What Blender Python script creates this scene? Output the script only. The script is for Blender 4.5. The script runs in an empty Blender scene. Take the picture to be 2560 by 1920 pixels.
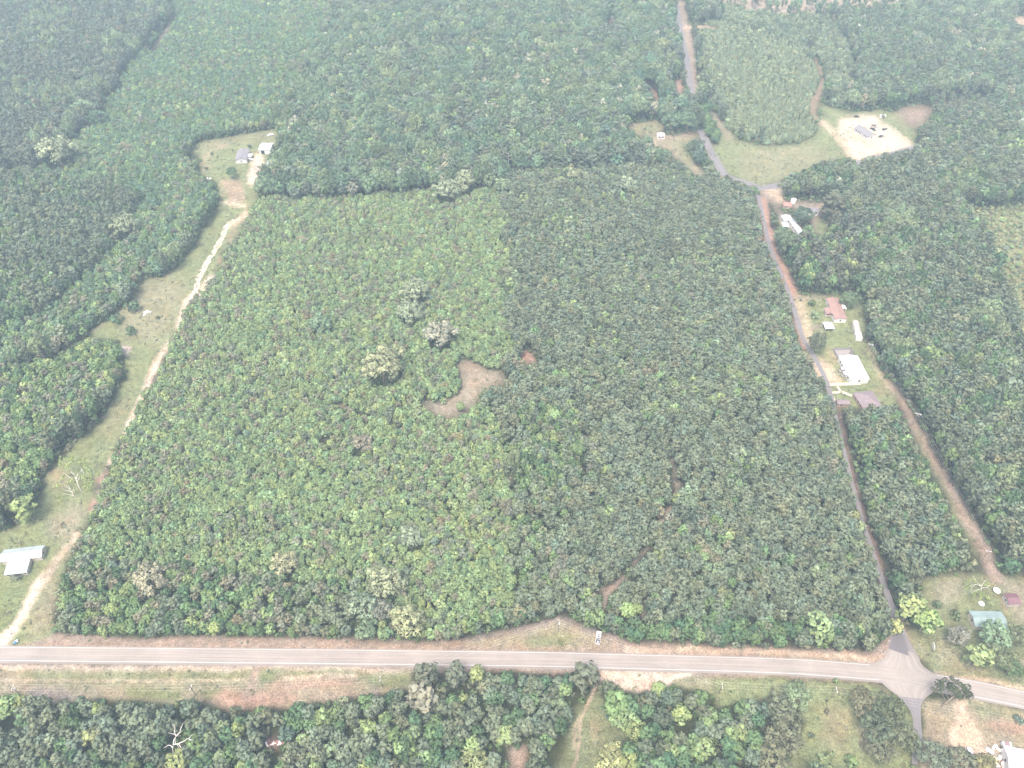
import bpy, bmesh, math, random
import numpy as np
from mathutils import Vector, Matrix
random.seed(11); RNG = np.random.default_rng(11)
S = bpy.context.scene
COL = S.collection
# ------------------------------------------------------------------ camera
H = 320.0; F = 1948.0; PITCH = math.radians(45.7)
cam = bpy.data.cameras.new('camera'); camo = bpy.data.objects.new('camera', cam); COL.objects.link(camo)
camo.location = (0, 0, H); camo.rotation_euler = (math.pi/2 - PITCH, 0, 0)
cam.sensor_width = 36.0; cam.lens = 36.0*F/2560.0; cam.clip_start = 1.0; cam.clip_end = 20000.0
S.camera = camo
# ------------------------------------------------------------------ sky, sun, exposure
SUN_EL = math.radians(66); SUN_AZ = math.radians(205)      # compass azimuth, clockwise from +Y
W = bpy.data.worlds.new('World'); S.world = W; W.use_nodes = True
nt = W.node_tree; bg = nt.nodes['Background']
sky = nt.nodes.new('ShaderNodeTexSky'); sky.sky_type = 'NISHITA'; sky.sun_disc = False
sky.sun_elevation = SUN_EL; sky.sun_rotation = SUN_AZ; sky.air_density = 1.0; sky.dust_density = 7.0; sky.ozone_density = 1.0
nt.links.new(sky.outputs[0], bg.inputs[0]); bg.inputs[1].default_value = 0.15
sl = bpy.data.lights.new('sun', 'SUN'); slo = bpy.data.objects.new('sun', sl); COL.objects.link(slo)
sl.energy = 1.5; sl.angle = math.radians(16); sl.color = (1.0, 0.91, 0.82)
sd = Vector((math.sin(SUN_AZ)*math.cos(SUN_EL), math.cos(SUN_AZ)*math.cos(SUN_EL), math.sin(SUN_EL)))
slo.rotation_euler = sd.to_track_quat('Z', 'Y').to_euler(); slo.location = (0, 0, 600)
S.view_settings.view_transform = 'Standard'; S.view_settings.look = 'None'; S.view_settings.gamma = 1.0
S.view_settings.exposure = 1.5
S.cycles.max_bounces = 5; S.cycles.diffuse_bounces = 3; S.cycles.transmission_bounces = 3; S.cycles.volume_bounces = 1
S.cycles.glossy_bounces = 2; S.cycles.caustics_reflective = False; S.cycles.caustics_refractive = False
S.cycles.use_denoising = True; S.cycles.denoiser = 'OPENIMAGEDENOISE'
HAZE_DENSITY = 0.00027

# ------------------------------------------------------------------ geometry of the site: pixel of the survey photo -> ground
cp, sp = math.cos(PITCH), math.sin(PITCH)
def G(px, py, z=0.0):
    u = (px-1280.0)/F; v = -(py-960.0)/F
    dy = cp + v*sp; dz = -sp + v*cp
    t = (H-z)/(-dz)
    return Vector((u*t, dy*t, z))
def GA(px, py, z=0.0):
    u = (px-1280.0)/F; v = -(py-960.0)/F
    dy = cp + v*sp; dz = -sp + v*cp
    t = (H-z)/(-dz)
    return u*t, dy*t
def PR(x, y, z):
    """ground -> pixel (numpy)"""
    dz = z-H
    fw = y*cp - dz*sp; up = y*sp + dz*cp
    return 1280+F*x/fw, 960-F*up/fw
def mpp(px, py, z=0.0):
    """metres per source pixel (sideways) at that point"""
    a = G(px, py, z)
    return (a.y*cp - (a.z-H)*sp)/F
def Q(c, r, s):
    """points 'x,y x,y' read off an enlarged quarter-tile (640x480 shown at 2212)"""
    return [(640*c+float(a.split(',')[0])/3.456, 480*r+float(a.split(',')[1])/3.456) for a in s.split()]
def X(s):
    return [tuple(float(k) for k in a.split(',')) for a in s.split()]
def vnoise(x, y, scale, seed):
    x = np.asarray(x)/scale; y = np.asarray(y)/scale
    xi = np.floor(x).astype(np.int64); yi = np.floor(y).astype(np.int64)
    fx = x-xi; fy = y-yi; fx = fx*fx*(3-2*fx); fy = fy*fy*(3-2*fy)
    def h(a, b):
        n = (a*374761393 + b*668265263 + seed*974711) & 0xffffffff
        n = ((n ^ (n >> 13))*1274126177) & 0xffffffff
        return ((n ^ (n >> 16)) & 0xffff)/65535.0
    return (h(xi, yi)*(1-fx)+h(xi+1, yi)*fx)*(1-fy) + (h(xi, yi+1)*(1-fx)+h(xi+1, yi+1)*fx)*fy

# ------------------------------------------------------------------ land-cover map (what grows or lies where)
CX0, CY0, CST = -480.0, -240.0, 2.0
CW, CH = 1760, 1240
cgx = CX0 + CST*np.arange(CW); cgy = CY0 + CST*np.arange(CH)
def pip(poly):
    m = np.zeros((CH, CW), bool)
    xs = [p[0] for p in poly]; ys = [p[1] for p in poly]
    i0 = max(0, int((min(xs)-CX0)/CST)-1); i1 = min(CW, int((max(xs)-CX0)/CST)+2)
    j0 = max(0, int((min(ys)-CY0)/CST)-1); j1 = min(CH, int((max(ys)-CY0)/CST)+2)
    if i0 >= i1 or j0 >= j1: return m
    gx = cgx[i0:i1][None, :]; gy = cgy[j0:j1][:, None]
    ins = np.zeros((j1-j0, i1-i0), bool)
    n = len(poly)
    for k in range(n):
        x1, y1 = poly[k]; x2, y2 = poly[(k+1) % n]
        if y1 == y2: continue
        c = ((gy >= y1) != (gy >= y2)) & (gx < (x2-x1)*(gy-y1)/(y2-y1)+x1)
        ins ^= c
    m[j0:j1, i0:i1] = ins
    return m
def blur(a, r):
    for ax in (0, 1):
        k = int(r)
        if k < 1: continue
        for _ in range(2):
            c = np.cumsum(np.pad(a, [(k+1, k) if i == ax else (0, 0) for i in (0, 1)], mode='edge'), axis=ax)
            n = a.shape[ax]
            hi = np.take(c, np.arange(2*k+1, 2*k+1+n), axis=ax); lo = np.take(c, np.arange(0, n), axis=ax)
            a = (hi-lo)/(2*k+1)
    return a
def ribbon_poly(pts, w):
    """w: width in source pixels (number or per-point list), measured sideways"""
    ws = w if isinstance(w, (list, tuple)) else [w]*len(pts)
    L, R = [], []
    for i, p in enumerate(pts):
        a = pts[max(0, i-1)]; b = pts[min(len(pts)-1, i+1)]
        d = np.array([b[0]-a[0], b[1]-a[1]]); d = d/np.linalg.norm(d); n = np.array([-d[1], d[0]])
        L.append((p[0]+n[0]*ws[i]/2, p[1]+n[1]*ws[i]/2)); R.append((p[0]-n[0]*ws[i]/2, p[1]-n[1]*ws[i]/2))
    return L+R[::-1]
GRASS = (.150, .185, .082); DRY = (.255, .228, .155); TAN = (.26, .20, .14); SAND = (.50, .385, .285); WSAND = (.57, .465, .375)
CLAY = (.335, .215, .165); PINK = (.285, .225, .185); RED = (.185, .125, .105); GREY = (.25, .215, .20); WEED = (.14, .185, .07)
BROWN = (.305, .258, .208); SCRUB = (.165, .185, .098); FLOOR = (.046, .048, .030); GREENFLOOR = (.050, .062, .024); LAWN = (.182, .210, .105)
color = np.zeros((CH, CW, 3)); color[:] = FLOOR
opened = np.zeros((CH, CW), bool)
def cover(poly, col, soft=3, op=True, alpha=1.0):
    global color, opened
    m = pip(poly)
    f = blur(m.astype(float), soft)*alpha
    color = color*(1-f[..., None]) + np.array(col)*f[..., None]
    if op: opened |= m
def strip(pts, w, col, soft=2, op=True, alpha=1.0):
    cover(ribbon_poly(pts, w), col, soft, op, alpha)
def opened_now(poly):
    return pip(poly)
# young wood floors are greener
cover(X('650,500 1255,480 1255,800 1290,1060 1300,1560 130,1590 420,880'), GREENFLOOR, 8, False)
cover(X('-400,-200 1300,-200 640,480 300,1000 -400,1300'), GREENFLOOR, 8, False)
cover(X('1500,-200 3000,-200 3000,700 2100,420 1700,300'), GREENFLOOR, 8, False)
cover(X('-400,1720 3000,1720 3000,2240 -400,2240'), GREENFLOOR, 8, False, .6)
# --- highway verges
cover(X('-400,1560 160,1584 320,1596 520,1592 650,1594 900,1598 1080,1602 1180,1600 1290,1580 1395,1548 1490,1584 1560,1603 1760,1617 1940,1618 2060,1624 2180,1634 2206,1606 2226,1582 2250,1640 2180,1700 -400,1640'), PINK, 3)
cover(X('1185,1600 1290,1584 1395,1552 1490,1590 1550,1612 1480,1622 1280,1622 1150,1618'), DRY, 3)
cover(X('1300,1612 1345,1585 1420,1582 1440,1600 1400,1616'), WEED, 4, False, .55)
strip(X('1180,1598 1290,1576 1397,1547 1440,1556 1490,1582 1560,1608'), [10]*6, GREY, 2, True, .7)
strip(X('-100,1611 640,1616 1280,1623 1600,1630 1920,1639 2050,1645 2170,1655'), 5, TAN, 2, False, .7)
strip(X('850,1602 960,1608 1150,1613 1280,1618 1400,1622'), 6, TAN, 2)
strip(X('450,1606 640,1602 800,1604'), 5, TAN, 2, False, .6)
strip(X('1560,1624 1760,1626 1920,1628 2060,1637 2170,1648'), 9, SAND, 2, False, .8)
strip(X('2060,1640 2160,1650 2205,1640'), 6, SAND, 2, False, .7)
strip(X('1900,1638 2060,1648 2140,1655'), 5, DRY, 2, False, .9)
cover(X('-400,1655 650,1662 900,1668 1030,1670 1030,1725 900,1740 700,1770 560,1770 480,1755 330,1752 200,1755 40,1745 -400,1730'), DRY, 3)
strip(X('-400,1660 0,1662 640,1668 1000,1672'), 8, GREY, 2)
strip(X('-100,1668 110,1668 400,1670 640,1672 860,1673 1010,1672'), 7, WSAND, 2, False, .85)
cover(X('40,1678 620,1680 632,1695 560,1698 60,1697'), GRASS, 4, False, .75)
strip(X('0,1702 200,1700 420,1702 610,1701'), 4, WSAND, 1, False, .8)
cover(X('60,1706 610,1706 620,1716 100,1715'), GRASS, 4, False, .6)
cover(X('60,1722 150,1722 200,1740 190,1752 75,1748'), GREY, 4, False, .85)
cover(X('305,1722 460,1721 460,1746 320,1748'), WEED, 3, False, .7)
cover(X('505,1725 590,1722 600,1736 520,1748'), WEED, 3, False, .7)
cover(X('560,1720 640,1730 680,1765 560,1775 530,1750'), CLAY, 4, False, .8)
strip(X('650,1668 634,1690 630,1715 615,1745'), [34, 20, 20, 16], PINK, 3)
cover(X('646,1678 700,1672 690,1700 650,1718'), WEED, 3, False, .7)
cover(X('700,1678 880,1674 895,1684 720,1690'), GRASS, 3, False, .7)
strip(X('710,1695 780,1692 890,1690'), 5, WSAND, 1, False, .8)
cover(X('660,1712 780,1702 890,1700 880,1712 720,1722'), CLAY, 3, False, .8)
cover(X('640,1728 720,1725 760,1742 700,1765 640,1768'), CLAY, 4, False, .7)
cover(X('760,1725 900,1728 900,1745 780,1745'), PINK, 4, False, .7)
cover(X('880,1685 1030,1676 1030,1715 940,1718'), GRASS, 3, False, .75)
cover(X('935,1705 955,1712 950,1740 930,1735'), GREY, 3, False, .6)
strip(X('1030,1668 1280,1674 1430,1680'), 10, PINK, 2)
# lay-by and south verge right of the big pine
cover(X('1500,1676 1700,1681 1760,1683 1702,1697 1674,1708 1645,1732 1568,1727 1529,1708 1500,1708'), WSAND, 2)
cover(X('1590,1700 1640,1700 1635,1722 1575,1716'), CLAY, 3, False, .5)
cover(X('1690,1695 1760,1690 1920,1696 2180,1712 2260,1760 2280,1800 2280,1940 1960,1940 2010,1800 1970,1730 1800,1770 1780,1735 1680,1715'), LAWN, 3)
strip(X('1740,1686 1920,1692 2060,1700 2190,1712 2225,1738'), 6, TAN, 2, False, .8)
cover(X('1690,1700 1780,1695 1780,1725 1700,1715'), BROWN, 4, False, .6)
cover(X('2060,1760 2140,1770 2110,1880 2050,1860'), TAN, 7, False, .45)
cover(X('2140,1810 2190,1830 2200,1880 2160,1880'), BROWN, 5, False, .6)
# two-track south of the highway
cover(X('1495,1730 1540,1780 1570,1835 1540,1880 1500,1940 1380,1940 1420,1830 1440,1770'), SCRUB, 4)
cover(X('1480,1800 1500,1800 1500,1850 1480,1860'), TAN, 4, False, .5)
strip(X('1494,1715 1470,1760 1455,1788 1446,1845 1430,1915 1420,1960'), [8, 7, 6, 6, 6, 6], (.36, .28, .21), 1)
strip(X('1447,1790 1437,1825 1430,1868'), 5, (.36, .28, .21), 1, False)
cover(X('1280,1870 1318,1868 1312,1940 1270,1940'), PINK, 4)
cover(X('668,1852 690,1838 705,1858 690,1876 668,1872'), RED, 3)
# --- triangle right of the side road, houses by the junction
cover(X('2310,1440 2420,1440 2440,1430 2470,1440 2560,1440 2700,1600 2700,1780 2480,1706 2340,1686 2290,1640 2262,1586 2300,1560'), SCRUB, 4)
cover(X('2330,1450 2410,1445 2400,1500 2340,1520'), BROWN, 6, False, .5)
cover(X('2350,1590 2400,1640 2480,1690 2440,1690 2340,1660'), DRY, 5, False, .7)
cover(X('2255,1560 2290,1600 2330,1640 2300,1640 2262,1600'), DRY, 5, False, .6)
cover(X('2500,1450 2560,1450 2600,1540 2540,1560 2520,1500'), BROWN, 5, False, .6)
strip(X('2492,1476 2500,1500 2515,1535'), 4, TAN, 1, False)
strip(X('2340,1684 2400,1694 2480,1708 2560,1722 2700,1750'), [6, 8, 10, 14, 16], SAND, 2, False, .8)
cover(X('2545,1648 2600,1640 2600,1690 2562,1685'), GREY, 2, False)
strip(X('2252,1540 2262,1580 2285,1630 2315,1660'), 4, TAN, 1, False, .7)
# --- right of the south leg
cover(X('2305,1750 2440,1748 2600,1785 2700,1800 2700,1960 2290,1960 2312,1800'), DRY, 3)
cover(X('2312,1790 2360,1790 2370,1850 2340,1860 2316,1840'), TAN, 5, False, .5)
cover(X('2384,1752 2408,1750 2422,1787 2449,1826 2472,1890 2500,1935 2400,1935 2372,1860 2386,1810 2392,1780'), SAND, 3)
cover(X('2460,1795 2560,1800 2640,1815 2640,1845 2520,1835 2470,1825'), CLAY, 5, False, .6)
cover(X('2420,1760 2560,1785 2560,1795 2450,1790'), GRASS, 4, False, .6)
cover(X('2460,1860 2520,1850 2520,1935 2490,1930'), BROWN, 4, False, .6)
# --- left pasture and lane
cover(X('640,470 550,462 552,480 546,520 520,556 500,590 485,620 440,675 415,690 350,700 352,735 325,750 330,765 300,770 265,808 215,838 230,845 300,850 310,905 315,935 308,960 280,1010 250,1060 225,1085 180,1110 172,1130 110,1190 105,1240 85,1270 58,1300 40,1320 -100,1360 -400,1380 -400,1640 30,1620 130,1590 122,1520 135,1480 175,1390 205,1330 232,1270 250,1225 262,1170 285,1125 310,1075 330,1050 352,985 385,940 420,875 445,815 460,770 500,720 540,690 560,630 600,580 622,530 640,505'), LAWN, 3)
cover(X('350,700 440,690 470,720 440,800 400,870 350,850 300,830 300,775'), DRY, 8, False, .6)
cover(X('250,1060 320,990 340,1000 300,1060 270,1110'), TAN, 6, False, .35)
strip(X('265,808 215,838 150,880 90,960'), [5, 5, 4, 3], DRY, 1)
cover(X('115,1310 200,1250 215,1290 180,1340 130,1350'), BROWN, 7, False, .6)
cover(X('130,1420 150,1480 140,1560 60,1600 75,1530 120,1460'), DRY, 6, False, .8)
cover(X('110,1165 160,1165 180,1210 140,1220'), CLAY, 7, False, .4)
cover(X('-400,1400 60,1470 80,1500 30,1580 -400,1590'), GRASS, 6, False, .6)
strip(X('-20,1615 10,1600 40,1560 65,1515 92,1465 118,1440'), [60, 34, 19, 21, 25, 24], WSAND, 2)
for a in ('118,1440 128,1424 137,1410', '137,1405 148,1393 158,1380', '160,1376 172,1362', '175,1362 192,1340 198,1330'):
    q = X(a); strip(q, [14]*len(q), WSAND, 2, False, .8)
strip(X('110,1450 140,1410 170,1365 195,1330'), 26, TAN, 3, False, .45)
strip(X('222,1280 228,1262 240,1245'), [10, 16, 8], CLAY, 2, False); strip(X('245,1215 252,1200 270,1188'), [14, 18, 10], CLAY, 2, False)
strip(X('224,1280 240,1240 258,1195 280,1145'), 9, PINK, 2, False, .8)
strip(X('274,1158 283,1142 297,1130'), [10, 16, 8], WSAND, 2, False)
strip(X('307,1105 318,1085 324,1060 335,1042'), [10, 16, 14, 8], WSAND, 2, False)
strip(X('335,1045 350,1010 362,975 372,960'), [12, 18, 16, 10], WSAND, 2, False)
strip(X('368,962 385,930 405,885 422,855'), [16, 17, 14, 8], WSAND, 2)
strip(X('366,960 380,925 400,880 415,860'), [4, 4, 3, 3], TAN, 1, False)
strip(X('444,823 455,800 462,770 470,755 488,730'), [7, 11, 14, 15, 12], WSAND, 2, False)
strip(X('480,755 498,735 520,705 536,690'), [10, 14, 16, 8], WSAND, 2, False)
for dx in (-3.5, 3.5):
    strip([(x+dx, y) for x, y in X('487,738 488,722 495,700 520,655 550,608 562,575 572,562 600,545')], 3.8, (.75, .64, .52), 0, False)
strip(X('572,565 600,548 622,530'), [9, 13, 14], SAND, 2, False)
strip(X('570,605 580,585 592,565'), [8, 6, 5], CLAY, 2, False, .8); strip(X('548,655 556,640'), [10, 8], CLAY, 2, False, .8)
strip(X('568,514 590,513 618,512'), 8, SAND, 1, False)
cover(X('294,872 318,862 330,875 318,886 298,884'), (.42, .33, .28), 2, False)
# --- home site, upper left
cover(X('498,352 520,352 585,340 640,330 690,322 700,345 690,365 670,395 655,425 640,452 640,505 550,505 552,470 540,455 510,445 500,420 512,405 498,385 475,405 478,385'), LAWN, 2)
cover(X('500,352 690,328 690,350 600,355 560,362 510,385'), DRY, 5, False, .6)
strip(X('540,368 552,366 565,362'), 6, SAND, 2, False, .8); strip(X('490,402 520,390 532,385'), 9, SAND, 3, False, .6)
cover(X('500,410 525,405 528,425 505,428'), CLAY, 4, False, .45)
cover(X('545,450 600,448 608,475 605,510 570,510 565,470'), TAN, 2, False, .9)
for k in range(11):
    x = 548+k*5.6
    strip([(x, 452), (x+4, 478), (x+4, 505)], 1.6, SAND, 1, False, .6)
strip(X('652,380 648,400 640,425 628,445 625,462'), [10, 26, 28, 26, 14], WSAND, 2)
cover(X('636,412 652,412 648,440 636,440'), GREY, 3, False, .6)
strip(X('560,508 600,507'), 4, WSAND, 1, False)
# --- trails in the big wood
cover(Q(1, 1, '1740,1470 1800,1440 1890,1455 1960,1530 2130,1560 2180,1640') + Q(1, 2, '2080,0 1960,60 1900,140 1830,240 1690,300 1600,290 1560,240 1480,215 1400,165 1560,140 1700,130 1780,20'), BROWN, 7, True, .9)
cover(X('1170,960 1210,930 1225,960 1180,1000 1130,1030 1110,1010'), DRY, 9, False, .6)
semi = opened_now(X('1060,880 1340,860 1340,930 1250,1000 1100,1060 1040,1030'))
cover(X('1165,915 1190,905 1210,925 1190,965 1160,960'), TAN, 6, False, .5)
cover(Q(2, 1, '50,1420 120,1370 180,1410 210,1460 130,1480'), CLAY, 3)
strip(Q(1, 2, '700,185 760,195 810,215'), 8, BROWN, 3); strip(Q(1, 2, '870,245 930,250'), 6, BROWN, 3); strip(Q(1, 2, '560,520 640,450'), 6, BROWN, 3)
semi |= opened_now(X('1560,1120 1730,1120 1700,1360 1600,1420 1560,1400'))
strip(Q(2, 2, '1385,620 1395,720 1420,860 1425,930 1390,1020 1330,1130 1270,1230'), [5, 4, 7, 6, 5, 9, 12], BROWN, 2)
strip(Q(2, 2, '1180,1400 1060,1560 1000,1530'), [5, 7, 5], BROWN, 2)
strip(Q(2, 3, '1000,0 900,70 830,140 800,200 800,300'), [9, 16, 16, 9, 6], PINK, 2)
strip(Q(2, 3, '720,120 800,120'), 6, PINK, 2); strip(Q(2, 3, '1150,260 1110,340'), 7, BROWN, 2)
# --- side road corridor
strip(X('2240,1560 2222,1500 2206,1440 2190,1385 2165,1315 2150,1260 2135,1205 2124,1160 2115,1110 2105,1060 2095,1010 2082,985 2070,955 2062,925 2045,895 2020,870'), [18, 12, 12, 13, 12, 11, 11, 10, 10, 10, 11, 12, 18, 28, 30, 26], RED, 2)
strip(X('2018,868 2008,835 2000,800 1993,770 1983,735 1968,700 1955,672 1940,640 1925,610 1918,570 1910,530 1900,490'), [28, 30, 30, 28, 22, 20, 18, 18, 20, 26, 22, 20], CLAY, 2)
# right-hand lane behind the pine strip
strip(X('2220,955 2240,975 2262,1020 2278,1055 2296,1085 2320,1125 2356,1195 2385,1245 2412,1295 2440,1340 2465,1385 2480,1425 2500,1460'), [15, 15, 14, 16, 19, 20, 21, 23, 25, 27, 30, 30, 26], PINK, 3)
strip(X('2285,1075 2310,1130 2345,1200 2375,1255 2400,1305 2425,1350 2445,1400'), [10]*7, SCRUB, 3, True, .9)
strip(X('2240,975 2280,1055 2330,1140 2385,1240 2435,1325 2470,1400'), 8, TAN, 3, False, .5)
# --- house lots on the right
cover(X('1985,738 2080,738 2130,735 2155,770 2160,800 2165,850 2180,880 2205,935 2230,980 2240,1010 2225,1025 2200,1010 2130,1020 2085,1015 2060,955 2030,905 2012,850 1995,790'), LAWN, 3)
cover(X('1986,742 2010,750 2020,790 2030,830 2040,860 2020,865 2000,800'), SAND, 4, False, .75)
cover(X('1986,740 2080,738 2080,746 1990,750'), PINK, 3, False, .8)
cover(X('2022,900 2035,890 2060,900 2085,925 2105,950 2120,955 2060,960 2035,940 2035,918'), SAND, 3, False, .95)
cover(X('2070,875 2085,875 2095,905 2080,905'), SAND, 4, False, .6)
strip(X('2030,818 2060,817'), [9, 8], GREY, 2, False)
strip(X('2175,870 2190,915 2215,960 2235,985'), [5, 8, 12, 12], SAND, 3, False, .6)
cover(X('2180,962 2205,970 2210,990 2195,985'), CLAY, 4, False, .6)
cover(X('1900,468 1950,468 1958,500 2070,508 2070,530 2048,532 2046,545 2080,560 2060,590 2035,575 2015,530 1975,520 1950,510 1950,530 1985,540 2008,578 1992,584 1955,570 1948,545 1940,515 1905,495'), BROWN, 3, True, .8)
cover(X('1905,474 1945,474 1960,495 1948,505 1925,490'), SAND, 3, False, .8)
cover(X('2040,545 2078,560 2060,590 2040,575'), GRASS, 3)
# --- upper right
cover(X('1560,318 1580,308 1640,302 1655,312 1662,345 1740,330 1745,345 1700,365 1770,440 1735,440 1720,415 1690,395 1660,370 1630,362 1625,345 1600,340'), DRY, 2)
cover(X('1560,318 1640,304 1650,330 1610,338'), LAWN, 4, False, .7)
cover(X('1672,352 1730,350 1735,430 1715,410'), LAWN, 4, False, .5)
strip(X('1640,345 1680,340 1720,332 1745,325'), [9, 6, 8, 5], SAND, 2, False, .85); strip(X('1634,352 1640,368'), 5, SAND, 1, False, .8)
strip(X('1612,200 1640,235 1652,265'), [5, 9, 9], CLAY, 2); strip(X('1695,200 1700,235'), [14, 16], CLAY, 2)
strip(X('1700,0 1710,60 1720,110 1728,165 1732,200 1735,240'), [22, 26, 28, 24, 24, 12], PINK, 2)
strip(X('1750,328 1766,356 1784,386 1812,440'), [14, 17, 18, 20], DRY, 2)
strip(X('1694,0 1704,60 1714,110 1724,160 1728,200'), 10, DRY, 2, False, .8)
strip(X('1702,70 1725,68 1770,67 1795,72'), [5, 7, 5, 3], SAND, 1, True)
strip(X('1512,68 1522,55 1538,46'), [10, 12, 8], GREY, 2)
cover(X('1772,268 1790,285 1815,320 1850,350 1900,365 1990,360 2035,340 2050,310 2060,290 2050,260 2130,280 2200,275 2250,285 2300,345 2288,362 2205,380 2128,392 2055,406 1985,430 1925,462 1900,468 1860,456 1815,432 1780,380 1790,360 1808,340'), LAWN, 3)
cover(X('1840,380 1950,370 2040,360 2090,400 2060,440 1960,460 1860,455'), DRY, 8, False, .45)
strip(X('1776,270 1792,295 1815,330 1830,355'), [8, 12, 14, 10], PINK, 3, False, .8)
for a in ('1945,372 1965,385', '1975,372 1995,370', '1900,380 1925,390'):
    strip(X(a), 4, SAND, 1, False, .6)
cover(X('2098,300 2150,288 2190,290 2215,312 2240,328 2270,352 2285,368 2268,374 2220,382 2180,390 2150,405 2132,395 2115,360 2095,325'), (.54, .455, .36), 3)
for a, w_, c_ in (('2120,310 2160,302 2210,318 2250,345', 7, WSAND), ('2130,385 2170,372 2230,362 2270,366', 8, WSAND), ('2110,322 2130,350 2145,385', 5, TAN), ('2190,300 2225,330 2260,352', 4, TAN), ('2150,378 2200,355 2215,335', 3, TAN)):
    strip(X(a), w_, c_, 2, False, .6)
cover(X('2115,320 2135,325 2175,350 2185,365 2150,355 2120,340'), (.50, .36, .22), 4, False, .7)
strip(X('2040,295 2060,310 2085,335 2110,365 2128,395'), [8, 14, 16, 14, 12], SAND, 2, False, .8)
strip(X('2122,335 2130,365 2140,395'), 6, WSAND, 2, False, .8)
strip(X('2034,140 2050,170 2056,200 2052,225 2040,245 2034,275 2036,295'), [5, 8, 9, 12, 20, 16, 9], TAN, 2)
cover(X('2232,278 2290,262 2325,266 2322,296 2290,322 2262,305'), (.34, .26, .215), 5, True, .7)
cover(X('2325,266 2420,250 2470,258 2490,280 2430,290 2350,310'), CLAY, 6, False, .6)
for k in range(9):
    x = 2245+k*24
    strip([(x+8, 262), (x-2, 290), (x-8, 310)], 2, RED, 1, False, .7)
# scrub clearing, right edge
cover(X('2400,525 2470,530 2700,500 2700,900 2540,860 2520,700 2490,650 2470,580 2420,545'), (.20, .205, .105), 6, False)
cover(X('2460,640 2490,630 2510,660 2480,665'), TAN, 4, False, .5)
cover(X('1740,-120 2400,-120 2380,30 2250,32 2150,48 2050,40 1960,46 1900,32 1790,20'), (.34, .28, .22), 6, False)
cover(X('2525,45 2600,40 2600,62 2545,62'), SAND, 3)
strip(X('442,32 425,60 405,90 385,120 372,135'), [5, 8, 8, 8, 6], BROWN, 2)
for pl in ('-480,1612 0,1615 640,1620 1280,1627 1600,1635 1920,1643 2050,1650 2172,1660 2213,1640 2222,1616 2228,1580 2262,1580 2285,1632 2342,1685 2450,1703 2560,1727 2800,1784 2800,1830 2560,1772 2434,1746 2345,1724 2312,1747 2303,1766 2303,1816 2306,1860 2296,1890 2284,1890 2282,1796 2267,1764 2196,1704 2060,1693 1920,1685 1600,1677 1280,1669 640,1662 -480,1654',
           '2262,1575 2300,1600 2420,1660 2700,1740 2700,1800 2440,1770 2330,1775 2300,1700'):
    opened |= pip(X(pl))

# ground sheet
px = np.concatenate([[-9000, -4000, -2200, -1300, -800], np.arange(-480, 3042, 4.0), [3360, 3900, 4800, 6600, 11600]])
py = np.concatenate([[-560, -480, -400, -320], np.arange(-240, 2242, 4.0), [2300, 2400, 2560, 2761, 3100, 4000, 7000, 20000]])
gx, gy = np.meshgrid(px, py)
wx, wy = GA(gx, gy)
nx_, ny_ = len(px), len(py)
def sample(arr, qx, qy):
    i = np.clip(np.round((qx-CX0)/CST).astype(int), 0, CW-1); j = np.clip(np.round((qy-CY0)/CST).astype(int), 0, CH-1)
    return arr[j, i]
jx = (vnoise(wx, wy, 2.2, 1)-.5)*1.3 + (vnoise(wx, wy, 11.0, 3)-.5)*2.2; jy = (vnoise(wx, wy, 2.2, 2)-.5)*1.3 + (vnoise(wx, wy, 11.0, 4)-.5)*2.2
wk = .8*(1+np.clip(np.hypot(wx, wy)-250, 0, 700)/700); qx, qy = PR(wx+jx*wk, wy+jy*wk, 0.0)
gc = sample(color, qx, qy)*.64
co = np.stack([wx, wy, np.zeros_like(wx)], -1).reshape(-1, 3)
idx = np.arange(nx_*ny_).reshape(ny_, nx_)
quads = np.stack([idx[1:, :-1], idx[1:, 1:], idx[:-1, 1:], idx[:-1, :-1]], -1).reshape(-1, 4)
def np_mesh(name, v, f, smooth=False):
    me = bpy.data.meshes.new(name)
    me.vertices.add(len(v)); me.vertices.foreach_set('co', np.asarray(v, np.float32).ravel())
    k = f.shape[1]
    me.loops.add(f.size); me.loops.foreach_set('vertex_index', f.astype(np.int32).ravel())
    me.polygons.add(len(f)); me.polygons.foreach_set('loop_start', np.arange(0, f.size, k, dtype=np.int32))
    me.polygons.foreach_set('use_smooth', np.full(len(f), smooth))
    me.update(calc_edges=True); me.validate()
    return me
gme = np_mesh('ground', co, quads)
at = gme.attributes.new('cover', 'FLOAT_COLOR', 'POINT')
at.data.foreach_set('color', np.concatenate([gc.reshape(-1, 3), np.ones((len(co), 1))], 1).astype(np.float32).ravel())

# ------------------------------------------------------------------ materials
def newmat(name):
    m = bpy.data.materials.new(name); m.use_nodes = True
    n = m.node_tree; p = n.nodes['Principled BSDF']
    return m, n, p
def N(n, t, **kw):
    x = n.nodes.new(t)
    for k, v in kw.items():
        if k == 'ins':
            for i, val in v.items(): x.inputs[i].default_value = val
        else: setattr(x, k, v)
    return x
def noisefac(n, scale, detail=4, lo=.35, hi=.65, a=.8, b=1.2, coord='Object'):
    tc = N(n, 'ShaderNodeTexCoord'); no = N(n, 'ShaderNodeTexNoise', ins={'Scale': scale, 'Detail': detail})
    n.links.new(tc.outputs[coord], no.inputs['Vector'])
    mr = N(n, 'ShaderNodeMapRange', ins={1: lo, 2: hi, 3: a, 4: b}); n.links.new(no.outputs[0], mr.inputs[0])
    return mr.outputs[0]
def mul(n, *socks):
    o = socks[0]
    for s in socks[1:]:
        m = N(n, 'ShaderNodeMath', operation='MULTIPLY'); n.links.new(o, m.inputs[0]); n.links.new(s, m.inputs[1]); o = m.outputs[0]
    return o
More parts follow.
